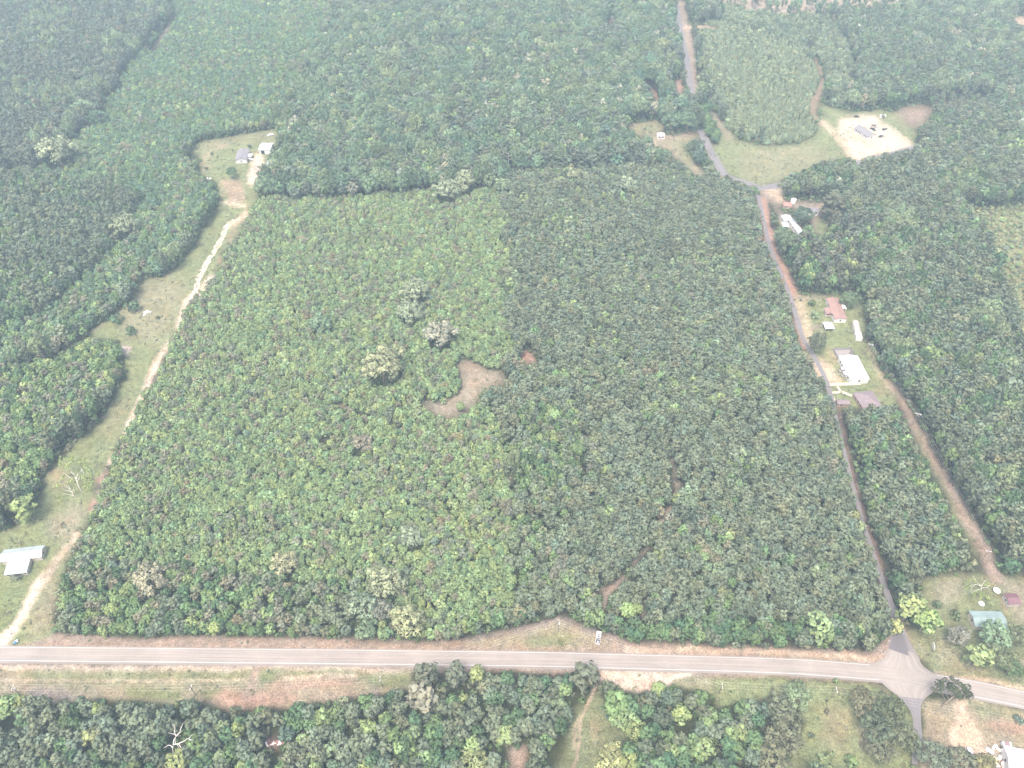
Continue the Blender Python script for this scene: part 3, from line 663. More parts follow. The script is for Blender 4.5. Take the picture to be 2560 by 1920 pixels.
# ------------------------------------------------------------------ single trees one can point to: crown centre pixel, crown radius in pixels
SINGLE = []      # (x, y, r) keep the mass planting out of these crowns
def single(kind, px, py, rp, tint, label, hz=None, squash=None, cat='tree', name=None, group=None):
    zc = None
    r = rp*mpp(px, py)*(1.12 if kind == 'oak' and tint in (OAK_P, OAK_T) else 1.0)
    h = hz if hz else (squash or {'oak': 1.9, 'hard': 2.7, 'pine': 4.2, 'shrub': 1.5, 'young': 3.2}[kind])*r
    frac = {'oak': .62, 'hard': .62, 'pine': .68, 'shrub': .5, 'young': .45}[kind]
    p = G(px, py, h*frac)
    e = plant(kind, p.x, p.y, h, r, vary(tint, RNG, .05), label, group, cat=cat, name=name)
    SINGLE.append((p.x, p.y, r, h)); return e
def seq(fn, items):
    for it in items: fn(*it)
seq(single, [
 ('oak', 955, 908, 47, OAK_P, 'largest round pale oak, alone in the young green wood left of the brown clearing'),
 ('oak', 1098, 832, 36, OAK_T, 'ragged pinkish tan oak standing above the brown clearing in the young wood'),
 ('oak', 1026, 778, 31, OAK_P, 'pale olive oak between the pinkish oak and the upper pale oak in the young wood'),
 ('oak', 1036, 726, 33, OAK_P, 'uppermost pale oak of the loose line in the young green wood'),
 ('oak', 802, 806, 29, OAK_G, 'broad fresh green oak in the young wood left of the pale oaks'),
 ('oak', 908, 1107, 27, (.14, .125, .08), 'brownish olive round tree in the young wood below the brown clearing'),
 ('oak', 712, 1407, 33, (.175, .175, .085), 'yellowish olive feathery tree alone in the young wood near the highway'),
 ('oak', 377, 1444, 44, (.165, .165, .10), 'wide pale tan oak in the lower left corner of the young wood'),
 ('oak', 1026, 1342, 30, (.13, .165, .095), 'pale blue green oak in the lower middle of the young wood'),
 ('oak', 962, 1454, 42, OAK_P, 'pale oak behind the cluster of big oaks on the highway edge'),
 ('oak', 906, 1516, 35, OAK_P, 'pale oak on the left of the cluster of big oaks by the highway'),
 ('oak', 956, 1524, 30, GREYSH, 'grey brown oak in the middle of the cluster of big oaks by the highway'),
 ('oak', 1021, 1552, 45, (.20, .205, .085), 'largest light olive oak reaching to the highway verge'),
 ('oak', 914, 1574, 29, OAK_G, 'low green oak in front of the pale oaks by the highway verge'),
 ('oak', 314, 562, 30, OAK_P, 'pale ragged oak amid the dark pines left of the pasture'),
 ('oak', 1117, 474, 29, OAK_P, 'pale oak with a light trunk on the far edge of the young wood'),
 ('oak', 1160, 452, 28, OAK_P, 'pale rounded oak just above the far edge of the young wood'),
 ('oak', 1255, 462, 24, OAK_G, 'dull green oak where the young wood meets the far pines'),
 ('oak', 1436, 434, 18, OAK_P, 'small pale round oak in the far mixed wood beside the dead snag'),
 ('oak', 1570, 460, 22, OAK_P, 'pale oak at the right of the leafless snag in the far wood'),
 ('oak', 139, 374, 40, OAK_P, 'large pale oak on the edge of the far left dark pines'),
 ('oak', 208, 268, 28, OAK_G, 'domed light green oak rising from the far left pines'),
 ('oak', 243, 292, 24, HW_B, 'dark green round oak beside the domed light oak, far left'),
 ('oak', 580, 430, 15, (.05, .10, .045), 'dense dark round tree on the lawn of the upper left home site'),
 ('oak', 1702, 262, 27, HW_B, 'upper tree of the dark clump behind the white trailer lot'),
 ('oak', 1680, 300, 27, (.055, .10, .05), 'left tree of the dark clump behind the white trailer lot'),
 ('oak', 1722, 302, 27, (.06, .105, .05), 'right tree of the dark clump behind the white trailer lot'),
 ('oak', 1748, 392, 18, (.05, .08, .045), 'lower dark tree of the row between the mown lot and the grey road'),
 ('oak', 1742, 362, 19, (.05, .08, .045), 'upper dark tree of the row between the mown lot and the grey road'),
 ('oak', 1680, 218, 13, HW_D, 'round dark bush tree beside the red wheel tracks, upper right'),
 ('oak', 2044, 853, 25, (.055, .07, .042), 'dark grey green cedar on the lawn beside the paved side road', 13.0),
 ('oak', 2125, 746, 23, (.065, .105, .042), 'round green tree behind the brown roofed mobile home'),
 ('oak', 2008, 537, 26, (.055, .085, .05), 'dark round tree between the white roofs and the grey shed'),
 ('oak', 1996, 1742, 37, OAK_G, 'light olive oak at the top of the big clump left of the mown lawn'),
 ('oak', 1950, 1775, 40, (.085, .095, .05), 'grey green oak on the left of the big clump beside the mown lawn'),
 ('oak', 1962, 1836, 48, (.08, .09, .048), 'dark olive oak in the heart of the clump left of the mown lawn'),
 ('oak', 1935, 1900, 46, (.09, .10, .05), 'olive oak at the bottom of the clump left of the mown lawn'),
 ('oak', 2160, 1758, 36, (.08, .088, .05), 'dull olive oak on the upper left of the clump by the road stub'),
 ('oak', 2225, 1778, 42, (.065, .085, .042), 'dark green oak at the top right of the clump by the road stub'),
 ('oak', 2190, 1820, 44, (.06, .08, .042), 'dark oak in the middle of the clump by the road stub'),
 ('oak', 2258, 1840, 38, (.075, .095, .05), 'oak overhanging the asphalt stub south of the junction'),
 ('oak', 2200, 1876, 34, (.09, .10, .055), 'lowest greyish oak of the clump by the road stub'),
 ('oak', 2330, 1888, 40, (.085, .095, .05), 'olive oak left of the parked white van'),
 ('oak', 2405, 1902, 38, (.10, .10, .05), 'brownish olive oak in front of the parked white van'),
 ('oak', 2460, 1912, 32, (.11, .12, .045), 'yellowish oak right of the parked white van'),
 ('oak', 2488, 1590, 40, OAK_G, 'big olive oak leaning over the teal roof'),
 ('oak', 2500, 1640, 36, (.085, .11, .05), 'green oak below the teal roofed house near the highway'),
 ('oak', 2548, 1590, 30, (.08, .10, .05), 'oak at the right edge of the photo beside the teal roof'),
 ('oak', 2530, 1668, 27, (.06, .105, .04), 'dark green tree beside the grey driveway near the highway'),
 ('hard', 2452, 1640, 31, HW_Y, 'bright yellow green tree in front of the teal roofed house'),
 ('oak', 2396, 1588, 29, (.125, .13, .10), 'grey green dome shaped tree left of the teal roofed house'),
 ('hard', 1538, 1757, 33, (.085, .14, .04), 'darker green tree at the top of the bright oblong clump by the two-track'),
 ('oak', 1560, 1792, 36, (.14, .185, .055), 'bright green broad tree in the oblong clump by the two-track'),
 ('oak', 1586, 1822, 28, (.13, .175, .055), 'lower bright green tree of the oblong clump by the two-track'),
 ('hard', 1570, 1524, 22, (.15, .20, .05), 'round bright green tree beside the pink trail mouth'),
 ('hard', 2280, 1516, 36, HW_Y, 'yellow green spreading tree at the fork of the side road'),
 ('hard', 2320, 1550, 33, (.12, .18, .045), 'green tree beside the yellow green one at the side road fork'),
 ('hard', 2050, 1564, 36, HW_Y, 'bright yellow green tree on the pine edge left of the junction'),
 ('hard', 2240, 1566, 19, (.14, .18, .065), 'small yellowish tree overhanging the mouth of the side road'),
 ('oak', 1530, 1900, 40, (.20, .20, .065), 'large yellowish oak at the bottom edge beside the two-track'),
 ('hard', 20, 1765, 31, HW_L, 'bright green tree in the bottom left corner wood by the verge'),
 ('hard', 226, 1844, 25, (.165, .185, .055), 'yellow tree in the bottom left wood'),
 ('hard', 442, 1906, 31, HW_Y, 'bright yellow tree below the white dead tree'),
 ('hard', 1193, 1684, 21, HW_Y, 'bright yellow green tree touching the highway shoulder'),
 ('hard', 1157, 1748, 15, HW_Y, 'small yellow green tree in a dark gap of the bottom middle wood'),
 ('hard', 920, 1820, 24, (.17, .21, .055), 'yellow green tree in the bottom wood left of the tall grey pines'),
 ('hard', 1262, 1836, 27, HW_Y, 'yellow green tree at the right end of the bottom middle wood'),
 ('oak', 1182, 1902, 36, (.135, .165, .06), 'large olive round tree on the bottom edge of the middle wood'),
 ('hard', 58, 1268, 32, HW_L, 'bright round tree on the wood edge above the metal roofed house'),
 ('hard', 1702, 1786, 26, (.14, .185, .05), 'fresh green tree in the bottom wood right of the lay-by'),
 ('hard', 1762, 1866, 30, HW_Y, 'yellow green tree in the bottom wood below the lay-by'),
 ('hard', 1648, 1722, 20, (.15, .19, .05), 'bright tree on the lower edge of the gravel lay-by'),
 ('hard', 1640, 1392, 17, HW_Y, 'yellow green upright tree beside the trail in the big pine wood'),
 ('pine', 1462, 1690, 40, (.075, .085, .048), 'tall pine whose crown overlaps the highway', 15.0),
 ('pine', 1065, 1690, 35, (.075, .085, .05), 'tall grey green pine on the upper edge of the bottom middle wood', 16.0),
 ('pine', 1055, 1745, 42, GREYSH, 'big grey pine in the bottom middle wood below the verge', 17.0),
 ('pine', 1140, 1685, 30, (.075, .085, .05), 'grey green pine between the tall pine and the yellow tree on the shoulder', 15.0),
 ('pine', 2085, 510, 30, (.055, .068, .045), 'tall dark pine standing right of the grey roofed shed', 22.0),
 ('shrub', 2031, 759, 13, (.045, .075, .03), 'dark round bush on the lawn left of the brown roof', None, 1.3, 'shrub'),
 ('shrub', 2040, 787, 15, (.10, .13, .05), 'paler green bush below the dark bush on the lawn', None, 1.3, 'shrub'),
 ('shrub', 2068, 1752, 5.5, (.07, .09, .04), 'small round bush near the utility pole on the mown lawn', None, 1.3, 'shrub'),
 ('shrub', 2067, 1779, 10, (.07, .07, .045), 'brownish bush in the middle of the mown lawn', None, 1.3, 'shrub'),
 ('shrub', 2027, 1839, 11, (.06, .085, .05), 'dark bush with a grey patch beside it, left on the mown lawn', None, 1.4, 'shrub'),
 ('shrub', 2062, 1898, 29, (.13, .17, .06), 'bright green bushy shrub at the bottom of the mown lawn', None, 1.2, 'shrub'),
 ('shrub', 2132, 1906, 23, (.09, .14, .04), 'dark fresh green shrub at the bottom right of the mown lawn', None, 1.2, 'shrub'),
 ('shrub', 1827, 1729, 4.5, (.04, .06, .03), 'tiny dark bush below the pole by the lay-by', None, 1.3, 'shrub'),
 ('shrub', 1523, 1790, 14, (.04, .075, .06), 'bluish dark shrub left of the bright oblong clump', None, 1.4, 'shrub'),
 ('shrub', 332, 768, 22, (.055, .095, .045), 'large dark bush at the wood edge above the rubbish in the pasture', None, 1.5, 'shrub'),
 ('shrub', 288, 797, 20, (.055, .10, .045), 'dark bush left of the other pasture edge bushes', None, 1.5, 'shrub'),
 ('shrub', 327, 824, 16, (.055, .10, .045), 'dark bush standing out in the pasture below the edge bushes', None, 1.6, 'shrub'),
 ('shrub', 394, 794, 6, (.05, .085, .045), 'tiny lone bush in the pasture near the sandy lane', None, 1.8, 'shrub'),
 ('shrub', 624, 366, 5.5, (.04, .06, .035), 'small dark cypress behind the grey roofed house', None, 2.4, 'shrub'),
 ('shrub', 529, 384, 5, (.05, .06, .04), 'small dark shrub left of the grey roofed house', None, 1.6, 'shrub'),
 ('shrub', 515, 420, 5, (.06, .07, .045), 'small shrub on the red patch of the home site lawn', None, 1.6, 'shrub'),
 ('shrub', 582, 374, 3.5, (.06, .075, .04), 'tiny shrub behind the left end of the grey roofed house', None, 1.3, 'shrub'),
 ('shrub', 1613, 322, 5, (.08, .10, .05), 'yellowish shrub on the grass left of the white trailer', None, 1.5, 'shrub'),
 ('shrub', 1987, 749, 3.5, (.06, .06, .035), 'left of the two tiny bushes at the sandy yard corner', None, 1.3, 'shrub'),
 ('shrub', 2002, 750, 5, (.06, .06, .035), 'right of the two tiny bushes at the sandy yard corner', None, 1.2, 'shrub'),
 ('shrub', 2390, 1535, 18, (.06, .10, .045), 'dark bush at the left corner of the teal roof', None, 1.3, 'shrub'),
 ('shrub', 2345, 1512, 15, (.055, .09, .04), 'dark bush in the rough grass above the side road fork', None, 1.2, 'shrub'),
 ('shrub', 2550, 1800, 17, (.055, .085, .05), 'dark bush on the red bank at the right edge', None, 1.1, 'shrub'),
 ('shrub', 2208, 290, 8, (.10, .125, .08), 'pale bush above the building plot beside the white tanks', None, 1.5, 'shrub'),
 ('shrub', 1125, 950, 14, (.12, .17, .06), 'light green shrub inside the brown clearing', None, 1.7, 'shrub'),
 ('shrub', 1107, 1000, 12, (.12, .17, .06), 'pale shrub at the lower left of the brown clearing', None, 1.6, 'shrub'),
 ('shrub', 40, 1440, 20, (.075, .085, .05), 'dark straggly bush in front of the metal roofed house', None, .9, 'shrub'),
])

for px_, py_, z_, r_, h_ in ((440, 1845, 9, 5.5, 9), (436, 1872, 6, 4, 8), (349, 287, 7, 4, 12), (1271, 402, 10, 4, 14), (1545, 468, 7, 3, 10)):
    q_ = G(px_, py_, z_); SINGLE.append((q_.x, q_.y, r_, h_))
# ------------------------------------------------------------------ stands of the wood (image outlines -> which trees grow there)
stand = np.zeros((CH, CW), np.int8)
STANDS = {}
def add_stand(i, poly, **kw):
    if poly is not None: stand[pip(poly)] = i
    STANDS[i] = kw
# mix: list of (weight, kind, tint); h, r in metres
add_stand(0, None, sp=5.4, mix=[(.50, 'pine', PINE_D), (.20, 'hard', HW_D), (.08, 'hard', HW_M), (.10, 'pine', PINE_O), (.07, 'oak', OAK_G), (.03, 'hard', (.14, .145, .095))], h=(13, 19), hr=(3.0, 4.4))
add_stand(1, X('-480,-240 440,-240 425,60 330,180 240,330 120,430 -480,520'), sp=4.9, mix=[(.76, 'pine', (.060, .076, .050)), (.05, 'pine', PINE_B), (.11, 'hard', HW_B), (.08, 'oak', OAK_G)], h=(15, 20), hr=(3.0, 4.0))
add_stand(2, X('440,-240 830,-240 840,60 790,140 740,260 690,330 560,350 470,400 500,440 560,500 520,560 440,670 340,740 250,820 100,900 -100,980 -480,900 -480,520 120,430 240,330 330,180 425,60'), sp=4.0, mix=[(.42, 'hard', HW_B), (.26, 'hard', HW_M), (.12, 'pine', PINE_G), (.08, 'hard', HW_L), (.06, 'pine', PINE_B), (.06, 'hard', OAK_G)], h=(7, 11), hr=(2.3, 3.2))
add_stand(3, X('-480,440 60,460 300,480 350,520 340,600 220,700 140,800 -480,960'), sp=4.9, mix=[(.66, 'pine', PINE_D), (.14, 'pine', PINE_O), (.12, 'hard', HW_D), (.08, 'hard', HW_M)], h=(13, 17), hr=(2.8, 3.7))
add_stand(4, X('-480,960 90,930 210,840 300,870 310,920 290,1000 150,1110 130,1200 80,1260 -480,1400'), sp=3.8, mix=[(.46, 'hard', HW_M), (.20, 'hard', HW_L), (.14, 'pine', PINE_B), (.10, 'hard', HW_D), (.10, 'pine', PINE_O)], h=(7, 11), hr=(2.2, 3.1))
# far middle: tall mixed hardwood
add_stand(5, X('740,260 790,140 850,80 1690,-100 1690,420 1560,470 1265,480 640,520 600,480 640,440 690,330'), sp=6.4, mix=[(.32, 'pine', (.062, .080, .050)), (.12, 'hard', HW_B), (.14, 'oak', (.062, .105, .052)), (.08, 'hard', HW_M), (.12, 'oak', (.078, .118, .050)), (.07, 'oak', OAK_G), (.08, 'pine', PINE_O), (.05, 'hard', (.14, .145, .095)), (.03, 'hard', HW_L)], h=(14, 20), hr=(4.0, 5.6))
# young wood: the middle and left of the big block
add_stand(6, X('640,510 1258,482 1262,800 1290,900 1130,1000 1250,1060 1285,1150 1290,1540 1200,1600 130,1600 150,1400 240,1180 400,880 560,620'), sp=3.05, mix=[(.38, 'hard', (.090, .138, .050)), (.12, 'hard', (.072, .122, .050)), (.22, 'hard', (.105, .155, .055)), (.08, 'pine', PINE_B), (.13, 'pine', PINE_O), (.07, 'young', HW_L), (.04, 'hard', OAK_G), (.02, 'young', HW_Y)], h=(4.8, 9.0), hr=(1.5, 2.9))
add_stand(7, X('150,1400 900,1480 900,1600 130,1600'), sp=4.0, mix=[(.30, 'pine', PINE_O), (.25, 'hard', HW_M), (.17, 'hard', HW_D), (.16, 'pine', PINE_B), (.12, 'hard', HW_L)], h=(7, 11), hr=(2.2, 3.0))
# dense pine block right
add_stand(8, X('1258,440 1560,430 1850,440 1900,500 1990,780 2010,900 2060,980 2100,1100 2150,1290 2230,1560 2100,1640 1280,1600 1290,1150 1250,1060 1130,1000 1290,900 1262,800'), sp=4.0, mix=[(.56, 'pine', PINE_O), (.20, 'pine', PINE_D), (.10, 'pine', PINE_G), (.04, 'hard', HW_M), (.05, 'hard', OAK_G), (.03, 'hard', HW_L), (.02, 'pine', PINE_B)], h=(7.5, 12.5), hr=(2.1, 3.6))
add_stand(9, X('1300,1040 1440,1000 1460,1200 1330,1420 1310,1500 1290,1500'), sp=3.8, mix=[(.40, 'pine', PINE_O), (.24, 'hard', HW_M), (.14, 'hard', HW_L), (.14, 'pine', PINE_G), (.08, 'hard', HW_D)], h=(8, 12), hr=(2.1, 2.9))
add_stand(10, X('1290,1540 1640,1560 2180,1570 2220,1610 2060,1630 1600,1610 1380,1560 1290,1600 1080,1600'), sp=3.9, mix=[(.34, 'hard', HW_D), (.26, 'hard', HW_M), (.22, 'pine', PINE_O), (.12, 'pine', PINE_D), (.06, 'hard', HW_L)], h=(8, 12), hr=(2.3, 3.1))
# right-hand strips
add_stand(11, X('2060,985 2230,1000 2300,1130 2440,1400 2400,1440 2260,1480 2210,1440 2130,1130'), sp=4.3, mix=[(.52, 'pine', PINE_O), (.16, 'pine', PINE_D), (.14, 'hard', HW_D), (.12, 'hard', HW_M), (.06, 'hard', HW_L)], h=(11, 15), hr=(2.6, 3.4))
add_stand(12, X('1900,380 2320,400 3040,300 3040,1560 2560,1480 2490,1400 2230,960 2160,740 2100,600 2080,480'), sp=4.7, mix=[(.52, 'pine', PINE_D), (.18, 'pine', PINE_O), (.12, 'hard', HW_D), (.08, 'hard', HW_M), (.05, 'oak', OAK_G), (.03, 'oak', HW_D), (.02, 'hard', HW_L)], h=(12, 19), hr=(2.6, 4.3))
add_stand(13, X('2375,515 2470,522 2700,480 3040,480 3040,930 2535,890 2500,720 2465,655 2440,590 2390,550'), sp=4.8, mix=[(.6, 'shrub', (.15, .175, .075)), (.25, 'shrub', (.12, .15, .065)), (.1, 'hard', HW_L), (.05, 'pine', PINE_O)], h=(1.5, 4), hr=(1.4, 2.6))
# young plantation upper right
add_stand(23, X('2325,258 2420,248 2480,255 2495,285 2430,292 2350,312 2318,300'), sp=8.5, mix=[(.7, 'pine', PINE_O), (.3, 'hard', HW_D)], h=(9, 14), hr=(2.2, 3.2))
add_stand(14, X('1740,70 1800,60 1960,100 2040,150 2045,215 2025,260 2035,300 2040,345 1990,365 1900,365 1840,345 1800,300 1770,250 1745,170'), sp=3.5, mix=[(.50, 'young', (.105, .140, .072)), (.30, 'young', (.125, .165, .085)), (.12, 'hard', (.13, .17, .08)), (.08, 'pine', PINE_G)], h=(4, 7), hr=(1.6, 2.4))
add_stand(15, X('1790,15 1960,30 2100,60 2140,180 2120,260 2060,280 2050,200 2035,140 1960,100 1800,60'), sp=4.0, mix=[(.5, 'hard', (.105, .135, .065)), (.3, 'young', (.08, .11, .055)), (.2, 'pine', PINE_G)], h=(6, 9), hr=(2.2, 3.0))
add_stand(16, X('1740,-240 2450,-240 2380,30 2250,34 2150,50 2050,42 1960,48 1900,34 1790,22'), sp=13.0, mix=[(.5, 'pine', PINE_G), (.3, 'hard', HW_B), (.2, 'hard', OAK_G)], h=(12, 18), hr=(2.6, 4.0))
add_stand(17, X('1752,250 1775,262 1800,330 1812,358 1780,372 1765,340 1740,300'), sp=4.2, mix=[(.6, 'hard', HW_D), (.4, 'hard', HW_M)], h=(6, 9), hr=(2.2, 3.0))
add_stand(18, X('1985,590 2120,560 2180,600 2160,700 2090,740 1990,735 1960,680'), sp=5.8, mix=[(.55, 'pine', (.066, .076, .048)), (.2, 'hard', HW_D), (.15, 'hard', HW_L), (.1, 'hard', HW_M)], h=(16, 20), hr=(3.0, 4.0))
# bottom woods
add_stand(19, X('-480,1720 1030,1725 1030,1665 1510,1670 1500,2240 -480,2240'), sp=4.9, mix=[(.48, 'pine', PINE_O), (.16, 'pine', PINE_D), (.14, 'hard', HW_D), (.10, 'hard', HW_M), (.07, 'hard', HW_L), (.05, 'hard', OAK_G)], h=(9, 14), hr=(2.7, 3.8))
add_stand(20, X('1500,1690 2000,1700 2010,2240 1500,2240'), sp=5.2, mix=[(.26, 'pine', PINE_D), (.26, 'hard', HW_D), (.20, 'hard', HW_M), (.14, 'hard', HW_L), (.10, 'pine', PINE_O), (.04, 'hard', OAK_G)], h=(9, 14), hr=(2.9, 3.9))
add_stand(21, X('2270,1850 2700,1850 2700,2240 2270,2240'), sp=5.5, mix=[(.4, 'hard', OAK_G), (.3, 'hard', HW_D), (.3, 'pine', PINE_O)], h=(8, 12), hr=(3.0, 4.0))
add_stand(22, X('2400,1430 3040,1430 3040,1720 2560,1640 2480,1500'), sp=5.5, mix=[(.4, 'hard', OAK_G), (.3, 'hard', HW_D), (.3, 'pine', PINE_O)], h=(9, 13), hr=(3.0, 4.0))

def cmap(arr, x, y, z=0.0):
    u, v = PR(x, y, z); return sample(arr, u, v)
op_soft = blur(opened.astype(float), 1) > .5
cand = []      # x, y, h, r, kind, tint
sx = np.array([s[0] for s in SINGLE]); sy = np.array([s[1] for s in SINGLE]); sr = np.array([s[2] for s in SINGLE])
for i, st in STANDS.items():
    sp_ = st['sp']
    ax = np.arange(-640, 640, sp_); ay = np.arange(55, 985, sp_*.866)
    X_, Y_ = np.meshgrid(ax, ay); X_ = X_+(np.arange(len(ay)) % 2)[:, None]*sp_/2
    X_ = (X_+RNG.uniform(-.36, .36, X_.shape)*sp_).ravel(); Y_ = (Y_+RNG.uniform(-.36, .36, Y_.shape)*sp_).ravel()
    u, v = PR(X_, Y_, 0.0)
    wob = (vnoise(X_, Y_, 16, 31)-.5)*30+(vnoise(X_, Y_, 5, 33)-.5)*16; wob2 = (vnoise(X_, Y_, 16, 32)-.5)*16
    ok = (u > -330) & (u < 2890) & (v > -160) & (v < 2130)
    ok &= sample(stand, u+wob, v+wob2) == i
    X_, Y_ = X_[ok], Y_[ok]; n_ = len(X_)
    if not n_: continue
    big = vnoise(X_, Y_, 26, 40+i)
    hh = st['h'][0]+(st['h'][1]-st['h'][0])*np.clip(RNG.beta(2, 2, n_)*.75+big*.25, 0, 1)
    rr = st['hr'][0]+(st['hr'][1]-st['hr'][0])*RNG.beta(2, 2.4, n_)
    ws = np.array([m[0] for m in st['mix']]); cw = np.cumsum(ws/ws.sum())
    pick = vnoise(X_, Y_, 19, 60+i)*.6+vnoise(X_, Y_, 7, 90+i)*.25+RNG.uniform(0, 1, n_)*.75
    # re-rank so that the weights hold while neighbours still resemble each other
    order = np.argsort(np.argsort(pick))/n_
    ki = np.searchsorted(cw, order, side='right'); ki = np.clip(ki, 0, len(ws)-1)
    good = np.ones(n_, bool)
    for zf, dr in ((0.02, 0), (.35, 0), (.6, -.75), (.6, .75), (.6, 0), (.93, 0)):
        uu, vv = PR(X_+dr*rr, Y_, hh*zf)
        good &= ~sample(op_soft, uu, vv)
    uu, vv = PR(X_, Y_-.6*rr, hh*.55); good &= ~sample(op_soft, uu, vv)
    ub, vb = PR(X_, Y_, 0.0); inner = sample(semi, ub, vb) & ~good & sample(op_soft, ub, vb)
    good |= inner & (RNG.uniform(0, 1, n_) < .035) & (hh < 12)
    for q in range(len(sx)):
        dx = X_-sx[q]; dy = Y_-sy[q]
        good &= (dx*dx+dy*dy) > (sr[q]*.80)**2
        # nothing taller standing right in front of a crown that is meant to show
        good &= ~((np.abs(dx) < sr[q]*.8) & (dy < 0) & (dy > -sr[q]*1.35) & (hh > SINGLE[q][3]*.62))
    for k in np.nonzero(good)[0]:
        m = st['mix'][ki[k]]
        big_ = 1.3 if m[1] == 'oak' else 1.0
        if RNG.uniform() < .035: big_ *= 1.28
        cand.append((X_[k], Y_[k], hh[k]*(1+(big_-1)*.45), rr[k]*big_, m[1], m[2], i))
print('trees', len(cand))
# the 300 nearest in frame of each kind stand as single trees, the rest as one mass per kind
ZONES = [
 (lambda u, v: v > 1650 and u < 560, 'in the wood across the highway, bottom left'),
 (lambda u, v: v > 1650 and u < 1010, 'in the bottom wood below the red clay verge'),
 (lambda u, v: v > 1650 and u < 1500, 'in the bottom wood left of the two-track'),
 (lambda u, v: v > 1650 and u < 2300, 'in the bottom wood between two-track and mown lawn'),
 (lambda u, v: v > 1650, 'in the bottom right corner by the white roof'),
 (lambda u, v: u < 700 and v > 1380, 'along the left part of the highway edge'),
 (lambda u, v: u < 1290 and v > 1380, 'beside the big oaks on the highway edge'),
 (lambda u, v: u < 1720 and v > 1380, 'around the pink trail mouth on the highway edge'),
 (lambda u, v: u < 2235 and v > 1380, 'on the wood edge left of the junction'),
 (lambda u, v: v > 1380, 'on the right above the junction'),
 (lambda u, v: u > 2100, 'in the pine strip beside the red side road'),
 (lambda u, v: u > 1290, 'in the lower right pine block'),
 (lambda u, v: True, 'in the lower left young wood'),
]
def colour_word(kind, t):
    L = t[0]*.4+t[1]*.6; yel = t[0]/max(t[2], 1e-4)
    if kind == 'pine':
        return 'brownish' if t[0] > t[1]*1.05 else 'dark green' if L < .066 else 'dull olive'
    return 'yellow green' if L > .17 else 'light green' if L > .125 else 'mid green' if L > .085 else 'dark green'
KW = {'pine': 'pine', 'hard': 'leafy tree', 'young': 'young conical tree', 'oak': 'oak', 'shrub': 'bush'}
cand.sort(key=lambda c: c[0]**2+c[1]**2+(H-c[2])**2)
count = {}; rest = {}
for (x, y, h, r, kind, t, i) in cand:
    u, v = PR(x, y, h*.7)
    inframe = 0 < u < 2560 and 0 < v < 1915
    gn = {6: (1.10, 1.07, 1.0), 4: (1.08, 1.05, 1.0), 7: (1.06, 1.04, 1.0), 14: (1.12, 1.06, 1.0), 12: (1.04, 1.02, 1.0)}.get(i, (1, 1, 1)); tint = vary((t[0]*gn[0], t[1]*gn[1], t[2]*gn[2]), RNG, .13)
    lim = {'pine': 288, 'hard': 288, 'young': 0, 'shrub': 0, 'oak': 0}[kind]
    if inframe and count.get(kind, 0) < lim:
        count[kind] = count.get(kind, 0)+1
        zone = next(z for f_, z in ZONES if f_(u, v))
        cwd = colour_word(kind, tint)
        plant(kind, x, y, h, r, tint, f'{cwd} {KW[kind]} {zone}', f'{cwd} {KW[kind]}s {zone}')
    else:
        rest.setdefault('leaf' if kind in ('hard', 'young', 'shrub', 'oak') else kind, []).append((x, y, h, r, kind, tint))
# low undergrowth in the woods
ug = []
for sp_ in (3.4,):
    ax = np.arange(-620, 620, sp_); ay = np.arange(55, 960, sp_)
    X_, Y_ = np.meshgrid(ax, ay); X_ = (X_+RNG.uniform(-.45, .45, X_.shape)*sp_).ravel(); Y_ = (Y_+RNG.uniform(-.45, .45, Y_.shape)*sp_).ravel()
    u, v = PR(X_, Y_, 1.0)
    si = sample(stand, u, v)
    ok = (u > -250) & (u < 2810) & (v > -120) & (v < 2080) & ~sample(op_soft, u, v)
    u0, v0 = PR(X_, Y_, 0.0); ok &= ~sample(op_soft, u0, v0) & ~sample(op_soft, u, v-4) & ~sample(op_soft, u-5, v) & ~sample(op_soft, u+5, v)
    edge = sample(blur(opened.astype(float), 4), u, v) > .02
    keep = (RNG.uniform(0, 1, len(X_))*np.where(edge, .6, 1)) < np.where(si == 8, .5, np.where(si == 16, .12, np.where((si == 23) | (si == 13), .2, .8)))
    ok &= keep
    for k in np.nonzero(ok)[0]:
        eg = edge[k]; ug.append((X_[k], Y_[k], RNG.uniform(1.6, 3.8) if eg else RNG.uniform(1.4, 3.4) if si[k] in (6, 7, 2, 4) else RNG.uniform(1.0, 2.6), RNG.uniform(1.3, 2.3) if eg else RNG.uniform(1.1, 1.9), 'shrub', vary([HW_M, (.09, .13, .05), HW_M, (.105, .115, .06)][RNG.integers(4)], RNG, .15)))
print('undergrowth', len(ug))
